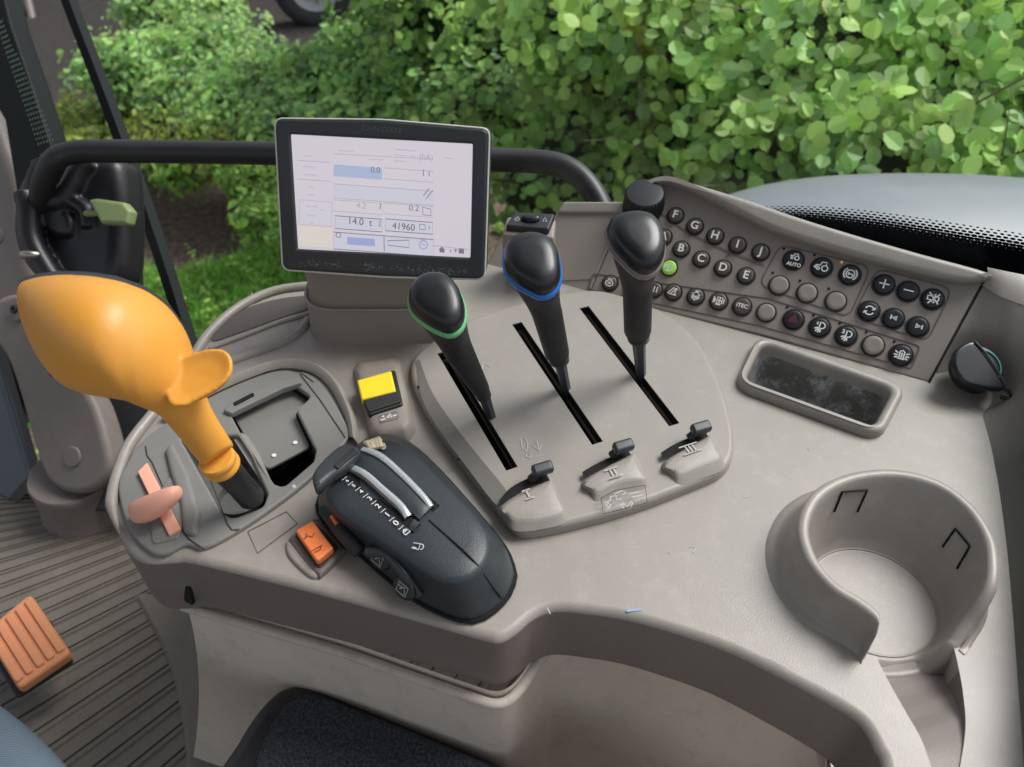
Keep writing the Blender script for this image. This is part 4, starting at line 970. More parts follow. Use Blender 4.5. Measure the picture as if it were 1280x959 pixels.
# ================================================================ PEACH SLIDE LEVER
ps = thing('slide_lever', 'peach T-shaped slide lever in the left end of the joystick base', 'slide lever')
solid('slide_strip', [rnd([V(P(x,y,.007)).to_2d() for x,y in [(172,590),(184,578),(226,661),(211,669)]], .001)], Z(.0045), .003, .0008, 'peach', ps, top=.003)
hb0 = secs([(a,b,c,d,dd,h) for a,b,c,d,dd,h in [(160,634,166,651,.508,.0040),(163,628,172,656,.506,.0066),(180,620,190,653,.504,.0075),(200,612,208,642,.504,.0070),(218,606,223,627,.506,.0055),(226,608,229,619,.509,.0030)]], n=24)
hd_ = loft('thumb_grip', hb0, 'peach', ps, True, True, ang=60); hd_.modifiers.new('s','SUBSURF').render_levels = 1
solid('track', [rnd([V(P(x,y,.0055)).to_2d() for x,y in [(186,640),(212,590),(238,634),(222,672),(190,680)]], .004)], Z(.003), .003, .001, 'grey', ps, top=.0022)
strokes('red_mark', Z(.006), [[V(P(224,618,.006)).to_2d()[:], V(P(229,616,.006)).to_2d()[:]]], .0022, 0, 'dred', ps)
strokes('pale_mark', Z(.006), [[V(P(222,626,.006)).to_2d()[:], V(P(229,621,.006)).to_2d()[:]]], .0016, 0, 'white', ps)
setloc(ps, P(195,628,0))
# ================================================================ CAB PARTS
rail = thing('grab_rail', 'black tubular grab rail running behind the display', 'grab rail')
rp_ = [(56,275,.86),(52,240,.82),(66,203,.80),(90,191,.80),(130,189,.80),(220,190,.80),(345,192,.79),(480,196,.78),(620,200,.775),(680,203,.77),(712,212,.765),(735,232,.76),(752,262,.755),(762,300,.75),(766,345,.745)]
tube('rail_tube', cr([D(*p) for p in rp_], 6, False), .0118, 'black', rail, 20)
setloc(rail, D(766,345,.745))
lat = thing('door_latch', 'lumpy black door latch housing with pale green handle and round opening', 'door latch')
LF = Frame(D(95,275,.84), (RT - AX*.25), UP)
lo_ = [(22,262),(30,225),(52,200),(80,188),(118,190),(150,196),(158,222),(160,300),(150,352),(95,372),(55,352),(32,325),(22,295)]
hole = [(56,212),(66,202),(80,202),(88,214),(84,228),(72,235),(60,230)]
vb = solid('latch_body', [cr([V(LF.px(x,y)) for x,y in lo_],4), cr([V(LF.px(x,y)) for x,y in hole],4)], LF, .05, .016, 'rubber', lat, top=.0, res=6)
M['knob2'] = plastic('latch_black', (.014,.014,.018), .38, .1, 600, .1, .1)
solid('latch_back', [cr([V(LF.px(x,y)) for x,y in [(85,185),(112,192),(132,212),(146,262),(146,312),(134,342),(95,352),(80,300)]],4)], LF, .02, .008, 'black', lat, top=-.035)
for l, r_ in (([(60,245),(85,250),(98,238),(112,212),(128,200)], .012), ([(42,240),(48,262),(52,300),(70,335),(90,362)], .012), ([(95,248),(118,262),(122,285)], .008)):
    tube('moulded_rib', cr([D(x,y,.832) for x,y in l],5,False), r_, 'knob2', lat, 12)
solid('round_boss', [cr([V(LF.px(x,y)) for x,y in [(75,265),(98,262),(108,278),(104,296),(82,294),(72,280)]],4)], LF, .02, .006, 'knob2', lat, top=.010)
solid('handle', [rnd([V(LF.px(x,y,.02)) for x,y in [(110,250),(120,248),(155,253),(164,264),(160,281),(127,280)]], .004)], LF, .014, .004, 'handle_green', lat, top=.022)
tube('handle_pin', [D(104,268,.83), D(124,266,.815)], .0035, 'handle_green', lat, 8)
tube('clamp', [D(42,320,.83)+(RT*math.cos(a)*.010 - AX*math.sin(a)*.010) for a in [k*.35 for k in range(18)]], .0042, 'metal', lat, 8, closed=True)
parts_ = [o for o in lat.children if o.name.split('.')[0] in ('latch_body','moulded_rib','round_boss')]
bm = bmesh.new()
for o in parts_: bm.from_mesh(o.data)
bm.to_mesh(vb.data); bm.free()
for o in parts_:
    if o is not vb: bpy.data.objects.remove(o)
vb.modifiers.clear(); vox(vb, .0022, 9)
for o in lat.children:
    if o.name.split('.')[0] in ('latch_body','latch_back'): o.data.transform(Matrix.Translation((-.010,0,0)))
vb.data.materials.clear(); vb.data.materials.append(M['knob2'])
setloc(lat, D(95,370,.84))
# seat-side support arm and pillar
arm = thing('support_arm', 'brown-grey moulded support arm with two round fixings at far left', 'support arm')
AF = Frame(D(55,480,.965), (RT - AX*.3), UP)
ao = [(-20,395),(-5,374),(20,367),(38,378),(52,410),(80,450),(108,490),(122,520),(135,568),(134,592),(118,612),(92,618),(66,608),(50,585),(32,525),(10,455),(-12,420)]
ab = solid('arm_body', [cr([V(AF.px(x,y)) for x,y in ao],4)], AF, .035, .009, 'armgrey', arm, top=0, res=5)
for x,y,r,m in ((21,387,.016,'armgrey'),(91,571,.0135,'armgrey')):
    a, b = AF.px(x,y); solid('fixing_disc', [circ((0,0),r,28)], AF.moved(a,b), .006, .002, m, arm, top=.003)
a, b = AF.px(21,387); solid('socket_screw', [circ((0,0),.0055,20), circ((0,0),.0026,6)], AF.moved(a,b), .005, .001, 'knob', arm, top=.006)
bc = D(97,592,1.0)
cb = thing('base_collar', 'brown-grey boot collar round the foot of the support arm', 'collar')
loft('collar_body', [ringpts(bc+V((0,0,h)), (RT)*r, V((0,r,0)), 40) for h,r in ((-.055,.066),(-.05,.063),(-.03,.059),(-.005,.0575),(.006,.058),(.008,.056),(.006,.050),(.004,.040),(.004,.002))], 'armgrey', cb, False, True)
setloc(cb, bc-V((0,0,.055))); setloc(arm, D(91,610,.98))
pil = thing('cab_pillar', 'pale taupe cab pillar at the far left edge', 'pillar')
LP_ = Frame(D(10,300,1.06), (RT - AX*.35), UP)
solid('pillar_cover', [cr([V(LP_.px(x,y)) for x,y in [(-120,60),(-30,110),(2,182),(20,228),(27,290),(38,335),(62,365),(75,400),(60,470),(20,520),(-120,520)]],4)], LP_, .06, .015, 'pillar', pil, top=0, res=4)
a, b = LP_.px(-3,295); solid('cover_disc', [circ((0,0),.012,24)], LP_.moved(a,b), .004,.0015,'pillar',pil,top=.002)
setloc(pil, D(0,520,.9))
dk = thing('door_frame', 'black perforated door frame at the upper left corner', 'door frame')
pm, nt, b_ = nodes('perforated_black'); N = nt.nodes; L = nt.links
b_.inputs['Base Color'].default_value=(.006,.009,.009,1); b_.inputs['Roughness'].default_value=.6; b_.inputs['Specular IOR Level'].default_value=.2
DF = Frame(D(20,120,1.0), (RT - AX*.4), UP)
solid('frame_profile', [[V(DF.px(x,y)) for x,y in [(-60,-120),(-10,-60),(12,30),(36,100),(62,180),(70,260),(20,240),(5,150),(-60,40)]]], DF, .03, .004, pm, dk, top=0)
# perforations: little pale slots seen through the guard
M['perf'] = flat('slot_light', (.13,.20,.15), .7)
vs, fs = [], []
for i in range(26):
    for j in range(6):
        t = i/25; x0 = -2 + t*52; y0 = 30+t*150; x = x0 - 2 + j*3.6*(.6+.4*t); y = y0 - j*1.1
        if j/6 > .5+t*.6: continue
        a, b = DF.px(x, y, .0005); w_ = .0011; h_ = .0018*(.8+random.random()*.4)
        b0 = len(vs); vs += [DF.pt(a-w_,b-h_,.0006),DF.pt(a+w_,b-h_*.8,.0006),DF.pt(a+w_,b+h_,.0006),DF.pt(a-w_,b+h_*.8,.0006)]; fs.append((b0,b0+1,b0+2,b0+3))
mesh('perforations', vs, fs, 'perf', dk)
setloc(dk, D(40,240,1.0))
st = thing('door_strut', 'thin black slanting strut between the door frame and the display', 'strut')
sp = [D(62,-70,1.12), D(86,0,1.10), D(150,168,1.06), D(202,319,1.02), D(240,440,.99), D(258,500,.97)]
tube('strut_bar', cr(sp,5,False), .0105, plastic('strut_black', (.006,.009,.009), .6, .1, 500, .1, 0, spec=.2), st, 4, ang=20)
setloc(st, sp[-1])
dt = thing('dark_gap_sheet', 'black lower door trim behind the orange joystick', 'trim panel')  # black sheet painted in where only a dark void shows
TF = Frame(D(150,450,.97), (RT - AX*.2), UP)
solid('trim_plate', [rnd([V(TF.px(x,y)) for x,y in [(60,340),(168,335),(166,470),(250,500),(170,640),(60,640)]], .01)], TF, .02, .004, 'black', dt, top=0)
setloc(dt, D(150,640,.97))
# door glass with dotted border, lower left
gl = thing('door_glass', 'dark blue-grey door glass with dotted black edge at the left', 'glass')
GL = Frame(D(0,540,1.04), (RT - AX*.35), UP)
M['blueglass'] = plastic('blue_glass', (.055,.075,.095), .3, .05, 500, .3, .3, dirtcol=(.12,.14,.16))
mesh('glass_pane', [GL.pt(*GL.px(x,y)) for x,y in [(-90,380),(-10,400),(22,500),(47,588),(0,632),(-90,680)]], [(0,1,2,3,4,5)], 'blueglass', gl)
mesh('black_edge', [GL.pt(*GL.px(x,y),.001) for x,y in [(-18,400),(-4,398),(26,500),(53,592),(48,603),(0,650),(-90,700),(-90,684),(-2,638),(42,588),(17,500)]], [tuple(range(11))], 'black', gl)
vs, fs = [], []
for i in range(46):
    t = i/45; x = -12+t*54 if t<1 else 0; y = 410+t*178
    for k in range(2):
        a, b = GL.px(x-4-k*5, y+k*2, .0012); r = .0016-.0005*k; b0=len(vs); vs += [GL.pt(a+r*math.cos(q),b+r*math.sin(q),.0013) for q in (0,1.05,2.1,3.14,4.19,5.24)]; fs.append(tuple(range(b0,b0+6)))
mesh('frit_dots', vs, fs, 'black', gl)
setloc(gl, D(0,640,.86))
# ================================================================ FLOOR, PEDAL, SEAT
FZ = -.40
M['mat'] = plastic('floor_rubber', (.175,.155,.128), .5, .6, 260, .35, .75, dirtcol=(.085,.052,.042), dscale=7)
p1, p2 = P(17,893,FZ), P(196,745,FZ); du = (p2-p1).normalized(); dn = V((-du.y,du.x,0))
# measure groove pitch from two neighbouring lines
pitch = abs((P(300,640,FZ)-P(300,666,FZ)).dot(dn))*1.0
prof = [(0,0),(.36,0),(.40,.0022),(.44,.0030),(.50,.0030),(.54,.0022),(.58,0),(.66,0),(.68,-.003),(.74,-.003),(.76,0)]
rows = []
for i in range(-70, 70):
    for f_x, hh in prof:
        o = p1 + dn*((i+f_x)*pitch); rows.append([o + du*s + V((0,0,hh)) for s in (-1.6,-.6,0,.6,1.8)])
rows = [[V((min(q.x,.9), min(q.y,.66), q.z)) for q in r] for r in rows if True]
fl = grid_sheet('floor', rows, 'mat', None, ang=25); tag(fl, kind='structure')
# fillet border where the mat climbs the pedestal
edge_f = cr([P(*p, FZ+.001) for p in [(205,745),(222,775),(246,820),(262,870),(272,920),(276,970),(280,1060)]],5,False)
bd = grid_sheet('mat_border', [[q - V((.035,0,0)) for q in edge_f],[q+V((-.030,0,.004)) for q in edge_f],[q+V((0,0,.004)) for q in edge_f],[q+V((.03,0,.02)) for q in edge_f],[q+V((.2,0,.02)) for q in edge_f]], 'mat', con, ang=30)
bd.matrix_parent_inverse = Matrix.Translation(-con.location)
ped = thing('pedal', 'orange ribbed foot pedal pad on the ridged floor mat', 'pedal')
PZ2 = -.33
pq = [(-22,790),(37,741),(88,816),(22,861)]
pf2 = Z(PZ2)
pad = solid('pad', [rnd([V(P(x,y,PZ2)).to_2d() for x,y in pq], .006)], pf2, .014, .004, 'pedal', ped, top=0)
A4 = [P(x,y,PZ2) for x,y in pq]
for k in range(5):
    t0 = (k+.14)/5; t1 = (k+.86)/5
    def bl(s,t): return (A4[0].lerp(A4[1],s)).lerp(A4[3].lerp(A4[2],s),t)
    qd = [bl(t0,.07), bl(t1,.07), bl(t1,.93), bl(t0,.93)]
    solid('rib', [rnd([q.to_2d() for q in qd], .003)], pf2, .005, .0016, 'pedal', ped, top=.0028)
tube('pedal_stem', [bl(.5,.5)+V((0,0,-.01)), V((bl(.5,.5).x-.03, bl(.5,.5).y+.05, FZ+.005))], .011, 'black', ped, 12)
solid('pad_edge', [rnd([V(P(x,y,PZ2-.014)).to_2d() for x,y in [(-22,800),(36,750),(92,826),(20,872)]], .006)], Z(PZ2-.014), .006, .002, 'rubber', ped, top=0)
setloc(ped, V((A4[0].x, A4[0].y, FZ)))
# seat cushion
sm2, nt, b_ = nodes('seat_fabric'); N = nt.nodes; L = nt.links
g = N.new('ShaderNodeNewGeometry'); n1 = N.new('ShaderNodeTexNoise'); n1.inputs['Scale'].default_value = 420; n1.inputs['Detail'].default_value = 4; n1.inputs['Roughness'].default_value=.8; L.new(g.outputs['Position'], n1.inputs['Vector'])
rp = N.new('ShaderNodeValToRGB'); rp.color_ramp.elements[0].position=.42; rp.color_ramp.elements[0].color=(.008,.010,.014,1); rp.color_ramp.elements[1].position=.68; rp.color_ramp.elements[1].color=(.055,.062,.078,1)
L.new(n1.outputs['Fac'], rp.inputs['Fac']); L.new(rp.outputs['Color'], b_.inputs['Base Color']); b_.inputs['Roughness'].default_value=.9
bpn = N.new('ShaderNodeBump'); bpn.inputs['Strength'].default_value=.6; bpn.inputs['Distance'].default_value=.001; L.new(n1.outputs['Fac'], bpn.inputs['Height']); L.new(bpn.outputs['Normal'], b_.inputs['Normal'])
seat = thing('seat_cushion', 'black seat cushion with speckled woven fabric top and smooth border', 'seat')
SZ = -.15
so = cr([V(P(x,y,SZ)).to_2d() for x,y in [(262,985),(292,925),(318,885),(345,858),(372,851),(400,856),(450,878),(540,915),(650,962),(760,1020),(780,1200),(500,1400),(260,1150)]], 5)
solid('cushion_border', [so], Z(0), .10, .014, 'black', seat, top=SZ, res=6)
si = cr([V(P(x,y,SZ)).to_2d() for x,y in [(312,985),(330,925),(352,888),(378,870),(404,872),(450,890),(540,926),(650,975),(745,1030),(760,1180),(500,1370),(300,1140)]], 5)
solid('fabric_top', [si], Z(0), .02, .005, sm2, seat, top=SZ+.0045, res=4)
setloc(seat, P(450,1000,SZ-.1))
# blue woven edge at lower left
bm3, nt, b_ = nodes('blue_weave'); N = nt.nodes; L = nt.links
g = N.new('ShaderNodeNewGeometry'); w1 = N.new('ShaderNodeTexWave'); w1.inputs['Scale'].default_value=260; w1.inputs['Distortion'].default_value=1.5; L.new(g.outputs['Position'], w1.inputs['Vector'])
w2 = N.new('ShaderNodeTexWave'); w2.bands_direction='Y'; w2.inputs['Scale'].default_value=260; w2.inputs['Distortion'].default_value=1.5; L.new(g.outputs['Position'], w2.inputs['Vector'])
ad = N.new('ShaderNodeMath'); ad.operation='MULTIPLY'; L.new(w1.outputs['Fac'], ad.inputs[0]); L.new(w2.outputs['Fac'], ad.inputs[1])
rp = N.new('ShaderNodeValToRGB'); rp.color_ramp.elements[0].color=(.09,.13,.17,1); rp.color_ramp.elements[1].color=(.27,.35,.41,1); L.new(ad.outputs[0], rp.inputs['Fac']); L.new(rp.outputs['Color'], b_.inputs['Base Color']); b_.inputs['Roughness'].default_value=.9
SZ3 = -.12
bo_ = cr([V(P(x,y,SZ3)).to_2d() for x,y in [(-120,850),(-30,862),(5,882),(35,908),(62,938),(88,975),(100,1060),(-120,1100)]], 5)
bw = solid('woven_cushion', [bo_], Z(0), .06, .022, bm3, None, top=SZ3, res=6)
tag(bw, 'light blue-grey woven cushion corner at the lower left', 'cushion')
# ================================================================ OUTSIDE
GZ = -1.75
gm, nt, b_ = nodes('ground_soil'); N = nt.nodes; L = nt.links
g = N.new('ShaderNodeNewGeometry'); n1 = N.new('ShaderNodeTexNoise'); n1.inputs['Scale'].default_value=1.3; n1.inputs['Detail'].default_value=8; L.new(g.outputs['Position'], n1.inputs['Vector'])
n2 = N.new('ShaderNodeTexNoise'); n2.inputs['Scale'].default_value=28; n2.inputs['Detail'].default_value=8; n2.inputs['Roughness'].default_value=.8; L.new(g.outputs['Position'], n2.inputs['Vector'])
rp = N.new('ShaderNodeValToRGB'); e = rp.color_ramp.elements; e[0].position=.35; e[0].color=(.030,.020,.014,1); e[1].position=.7; e[1].color=(.34,.25,.19,1); L.new(n2.outputs['Fac'], rp.inputs['Fac'])
sx = N.new('ShaderNodeSeparateXYZ'); L.new(g.outputs['Position'], sx.inputs[0])
mr = N.new('ShaderNodeMapRange'); mr.inputs['From Min'].default_value=4.4; mr.inputs['From Max'].default_value=5.3; L.new(sx.outputs['Y'], mr.inputs['Value'])
mx = N.new('ShaderNodeMix'); mx.data_type='RGBA'; L.new(mr.outputs['Result'], mx.inputs['Factor']); L.new(rp.outputs['Color'], mx.inputs['A']); rp2 = N.new('ShaderNodeValToRGB'); rp2.color_ramp.elements[0].position=.4; rp2.color_ramp.elements[0].color=(.02,.018,.017,1); rp2.color_ramp.elements[1].position=.7; rp2.color_ramp.elements[1].color=(.09,.075,.068,1); L.new(n2.outputs['Fac'], rp2.inputs['Fac']); L.new(rp2.outputs['Color'], mx.inputs['B'])
L.new(mx.outputs['Result'], b_.inputs['Base Color']); b_.inputs['Roughness'].default_value=.9
bpn = N.new('ShaderNodeBump'); bpn.inputs['Strength'].default_value=.8; bpn.inputs['Distance'].default_value=.03; L.new(n2.outputs['Fac'], bpn.inputs['Height']); L.new(bpn.outputs['Normal'], b_.inputs['Normal'])
grd = mesh('ground', [(-60,-60,GZ),(60,-60,GZ),(60,120,GZ),(-60,120,GZ)], [(0,1,2,3)], gm); tag(grd, kind='structure')
def leafmat(name):
    m, nt, b = nodes(name); N = nt.nodes; L = nt.links
    at = N.new('ShaderNodeAttribute'); at.attribute_name = 'lc'
    L.new(at.outputs['Color'], b.inputs['Base Color']); b.inputs['Roughness'].default_value = .5
    tr = N.new('ShaderNodeBsdfTranslucent'); hs = N.new('ShaderNodeHueSaturation'); hs.inputs['Value'].default_value=1.25; L.new(at.outputs['Color'], hs.inputs['Color']); L.new(hs.outputs['Color'], tr.inputs['Color'])
    mx = N.new('ShaderNodeMixShader'); mx.inputs['Fac'].default_value=.35
    L.new(b.outputs[0], mx.inputs[1]); L.new(tr.outputs[0], mx.inputs[2]); L.new(mx.outputs[0], nt.nodes['Material Output'].inputs['Surface'])
    return m
LM = leafmat('leaf')
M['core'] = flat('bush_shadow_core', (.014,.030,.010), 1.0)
M['bark'] = plastic('bark', (.13,.095,.065), .8, .8, 120, .3)
def leaves(name, clumps, n, size, col, parent, seed=1, up=.6, round_=1.0, var=.35, toward=.45):
    """many small leaf faces set through and over the clumps; clumps = (centre, rx, ry, rz)"""
    rs = random.Random(seed); vs, fs, cs = [], [], []
    wts = [c[1]*c[3] for c in clumps]; tot = sum(wts)
    for (c, rx, ry, rz), w in zip(clumps, wts):
        k = int(n*w/tot)
        nt_ = max(1, k//6)
        for _ in range(nt_):
            # twig tip on the clump's shell
            while True:
                d = V((rs.gauss(0,1), rs.gauss(0,1), rs.gauss(0,1)))
                if d.length > .1: break
            d.normalize()
            if d.y > .35 and rs.random() < .8: d.y = -d.y
            if d.z < -.3 and rs.random() < .6: d.z = -d.z
            f = rs.uniform(.72, 1.08)
            f *= 1 + .22*noise.noise(V((d.x*2.3, d.y*2.3, d.z*2.3))+c*1.7)
            tip = c + V((d.x*rx*f, d.y*ry*f, d.z*rz*f))
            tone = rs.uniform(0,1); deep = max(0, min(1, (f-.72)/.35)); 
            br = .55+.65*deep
            for q in range(6):
                p = tip + V((rs.gauss(0,1), rs.gauss(0,1), rs.gauss(0,.8)))*size*1.5
                nn = (d*.5 + V((0,0,up)) + V((0,-toward,0)) + V((rs.gauss(0,.35), rs.gauss(0,.35), rs.gauss(0,.3)))).normalized()
                a = nn.cross(V((rs.gauss(0,1), rs.gauss(0,1), rs.gauss(0,1)))).normalized(); b = nn.cross(a)
                s = size*rs.uniform(.40, 1.22); b0 = len(vs); cup = rs.uniform(-.2,.4)*s
                for (lx, ly) in ((0,-1),(.62,-.72),(.95,-.05),(.70,.62),(0,1.08),(-.70,.62),(-.95,-.05),(-.62,-.72)):
                    vs.append(p + a*lx*s*round_*.9 + b*ly*s + nn*(cup*abs(lx)))
                fs.append((b0,b0+1,b0+2,b0+3,b0+4)); fs.append((b0,b0+4,b0+5,b0+6,b0+7))
                t = rs.uniform(-var,var); y = tone
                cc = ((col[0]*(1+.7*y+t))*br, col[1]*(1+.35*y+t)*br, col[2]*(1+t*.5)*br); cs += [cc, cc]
    me = bpy.data.meshes.new(name); me.from_pydata([tuple(v) for v in vs], [], fs)
    at = me.attributes.new('lc', 'FLOAT_COLOR', 'FACE')
    buf = []
    for c in cs: buf += [max(.004,c[0]), max(.008,c[1]), max(.003,c[2]), 1]
    at.data.foreach_set('color', buf); me.update()
    return link(name, me, LM, parent)
def blob(name, clumps, s, mat, parent):
    vs, fs = [], []
    for (c, rx, ry, rz) in clumps:
        b0 = len(vs); nu, nv = 14, 9
        for i in range(nv):
            th = math.pi*i/(nv-1)
            for j in range(nu):
                ph = 2*math.pi*j/nu; d = V((math.sin(th)*math.cos(ph), math.sin(th)*math.sin(ph), math.cos(th)))
                k = s*(1+.25*noise.noise(d*2+c)); vs.append(c + V((d.x*rx*k, d.y*ry*k, d.z*rz*k)))
        for i in range(nv-1):
            for j in range(nu):
                fs.append((b0+i*nu+j, b0+i*nu+(j+1)%nu, b0+(i+1)*nu+(j+1)%nu, b0+(i+1)*nu+j))
    return mesh(name, vs, fs, mat, parent)
def bush(name, label, cat, clumps, n, size, col, seed, group=None, stems=True, twigs=0, **kw):
    t = thing(name, label, cat, group=group)
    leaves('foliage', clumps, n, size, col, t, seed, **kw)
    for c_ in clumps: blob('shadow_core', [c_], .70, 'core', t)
    base = sum([c[0] for c in clumps], V((0,0,0)))/len(clumps); base.z = GZ
    if stems:
        rs = random.Random(seed)
        for k in range(min(6, len(clumps))):
            c = clumps[k][0]; tube('stem', [V((base.x+rs.uniform(-.1,.1), base.y+.1, GZ)), (base*.5+c*.5)+V((rs.uniform(-.1,.1),0,0)), c, c+V((rs.uniform(-.3,.3),-clumps[k][2]*.8,clumps[k][3]*.5))], [.03,.022,.012,.003], 'bark', t, 6)
    if twigs:
        rs = random.Random(seed+1)
        for k in range(twigs):
            c, rx, ry, rz = rs.choice(clumps); a = c + V((rs.uniform(-1,1)*rx*.7, -ry*.5, rs.uniform(-.6,.8)*rz)); b = a + V((rs.uniform(-.35,.35), -rs.uniform(.03,.2), rs.uniform(-.12,.2)))
            m1 = a.lerp(b,.5)+V((0,0,rs.uniform(-.03,.05))); tube('twig', [a, m1, b], [.0028,.002,.0008], 'bark', t, 5)
    setloc(t, base); return t
def cl(px, py, dep, rx, ry=None, rz=None): return (D(px,py,dep), rx, ry or rx, rz or rx)
# near hazel hedge, upper right
rs = random.Random(3); hz_ = []
for x,y,dp,r in [(760,40,2.0,.26),(900,60,1.9,.26),(1040,90,1.8,.27),(1180,70,1.75,.28),(1300,110,1.7,.30),(980,190,1.75,.22),(1120,210,1.65,.24),(1260,220,1.6,.25),(1420,180,1.7,.3),(700,-80,2.2,.3),(860,-90,2.1,.32),(1020,-80,2.0,.32),(1200,-100,1.9,.34),(1400,-60,1.9,.36),(870,180,2.0,.18)]:
    hz_.append(cl(x,y,dp,r,r*.75,r*.8))
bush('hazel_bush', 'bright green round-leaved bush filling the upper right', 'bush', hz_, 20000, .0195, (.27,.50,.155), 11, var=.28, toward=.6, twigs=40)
sh = []
for x,y,dp,r in [(560,20,3.0,.34),(660,60,2.8,.32),(620,160,2.7,.30),(740,150,2.5,.28),(700,230,2.4,.24),(820,240,2.3,.22),(640,-60,3.2,.45),(500,-70,3.5,.5),(930,250,2.3,.25),(840,120,2.6,.3)]:
    sh.append(cl(x,y,dp,r,r*.8,r*.8))
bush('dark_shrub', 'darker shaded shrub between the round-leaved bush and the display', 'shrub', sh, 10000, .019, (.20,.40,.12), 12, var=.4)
mid = []
for x,y,dp,r in [(180,90,4.3,.35),(270,70,4.3,.34),(340,110,4.0,.32),(420,105,3.9,.32),(500,90,3.7,.36),(560,170,3.2,.28),(450,160,3.5,.24),(370,160,3.7,.24),(290,150,3.9,.22),(240,120,4.1,.26),(520,0,4.4,.36),(270,25,5.0,.26),(200,10,5.0,.26),(560,80,3.6,.36),(460,60,4.2,.26)]:
    mid.append(cl(x,y,dp,r,r*.8,r*.55))
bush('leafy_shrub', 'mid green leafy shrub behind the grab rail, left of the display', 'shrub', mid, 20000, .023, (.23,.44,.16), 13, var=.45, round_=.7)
lowc = []
for x,y,dp,r in [(110,150,4.6,.26),(160,165,4.4,.26),(215,170,4.0,.24),(290,185,3.8,.24),(100,190,4.2,.2)]:
    lowc.append(cl(x,y,dp,r,r,r*.5))
bush('yellow_green_shrub', 'low yellow-green shrub beside the slanting strut', 'shrub', lowc, 5000, .022, (.17,.26,.05), 14, stems=False, round_=.6)
lc2 = []
for x,y,dp,r in [(225,208,3.9,.13),(310,222,3.4,.10),(335,270,3.0,.10)]:
    lc2.append(cl(x,y,dp,r,r,r*.6))
bush('herb_patch', 'clump of low leafy weeds on the soil below the grab rail', 'weeds', lc2, 3000, .020, (.14,.30,.06), 15, stems=False, round_=.6)
# dark hedge far behind closes the view
far = []
for i in range(12): far.append((V((-9+i*1.7, 9.5+.4*math.sin(i*2.1), GZ+1.0)), 1.2, .9, 1.3))
bush('far_hedge', 'dark hedge at the back of the yard', 'hedge', far[:0] or far, 9000, .07, (.05,.11,.025), 16, stems=False)
# grass
rs = random.Random(5); vs, fs, cs = [], [], []
for _ in range(60000):
    x = rs.uniform(-2.3,.6); y = rs.uniform(1.6,3.5)
    if noise.noise(V((x*1.5,y*1.5,0))) < -.22 + max(0,(y-2.7))*.55: continue
    h = rs.uniform(.03,.09); a = rs.uniform(0,6.28); w = rs.uniform(.003,.006); l = V((rs.gauss(0,.03), rs.gauss(0,.03), 0)); p = V((x,y,GZ))
    d = V((math.cos(a),math.sin(a),0))*w; b0 = len(vs)
    vs += [p-d, p+d, p+l*.5+V((0,0,h*.7))+d*.7, p+l*1.3+V((0,0,h)), p+l*.5+V((0,0,h*.7))-d*.7]; fs.append((b0,b0+1,b0+2,b0+3,b0+4))
    t = rs.uniform(.7,1.4); cs += [.30*t*rs.uniform(.8,1.2), .55*t, .12*t, 1]
me = bpy.data.meshes.new('grass'); me.from_pydata([tuple(v) for v in vs], [], fs); at = me.attributes.new('lc','FLOAT_COLOR','FACE'); at.data.foreach_set('color', cs)
go = link('grass', me, LM); tag(go, 'short bright green grass and clover on the ground outside', 'grass', kind='stuff')
# broad-leaved litter inside the grass
lv = leaves('clover', [(V((-.9,2.5,GZ+.03)), 1.2, .9, .05)], 5200, .015, (.26,.50,.12), None, 21, up=1.5)
tag(lv, 'low clover and weed leaves between the grass', 'ground cover', kind='stuff')
# parked vehicle wheel at the top and dark machine at top left
wh = thing('vehicle_wheel', 'grey-rimmed vehicle wheel half hidden by shrubs at the top', 'wheel')
wc = D(392,-22,6.2); WF = Frame(wc, (RT*.96+AX*.28), V((0,0,1)))
def wring(r, h): return [WF.pt(r*math.cos(a), r*math.sin(a), h) for a in [2*math.pi*i/40 for i in range(40)]]
loft('tyre', [wring(.20,-.08), wring(.30,-.10), wring(.335,-.08), wring(.335,.06), wring(.31,.09), wring(.26,.10), wring(.21,.08), wring(.21,.0)], plastic('tyre_rubber', (.05,.052,.055), .8, .5, 60), wh, False, False)
loft('rim', [wring(.212,.06), wring(.20,.075), wring(.17,.04), wring(.13,.02), wring(.05,.05), wring(.01,.05)], plastic('rim_silver', (.45,.46,.47), .35, .1), wh, False, True)
setloc(wh, wc-V((0,0,.33)))
mc = thing('dark_machine', 'dark machinery standing in shadow at the upper left corner', 'machinery')
mo = D(60,-30,7.0)
for dx,dz,w_,h_,m_ in ((-.5,.0,1.5,.5,'black'),(.4,.05,.5,.35,'rubber')):
    f0 = Frame(mo+V((dx,0,dz)), (1,.1,0), (0,0,1)); solid('machine_body', [rnd([(-w_/2,-h_/2),(w_/2,-h_/2),(w_/2*.9,h_/2),(-w_/2,h_/2)], .08)], f0, .8, .05, m_, mc)
tube('machine_leg', [D(30,-20,6.6), D(42,30,6.5)], .03, 'pillar', mc, 8); tube('machine_bar', [D(20,35,6.5), D(80,30,6.6)], .018, 'pillar', mc, 8)
setloc(mc, V((mo.x,mo.y,GZ)))
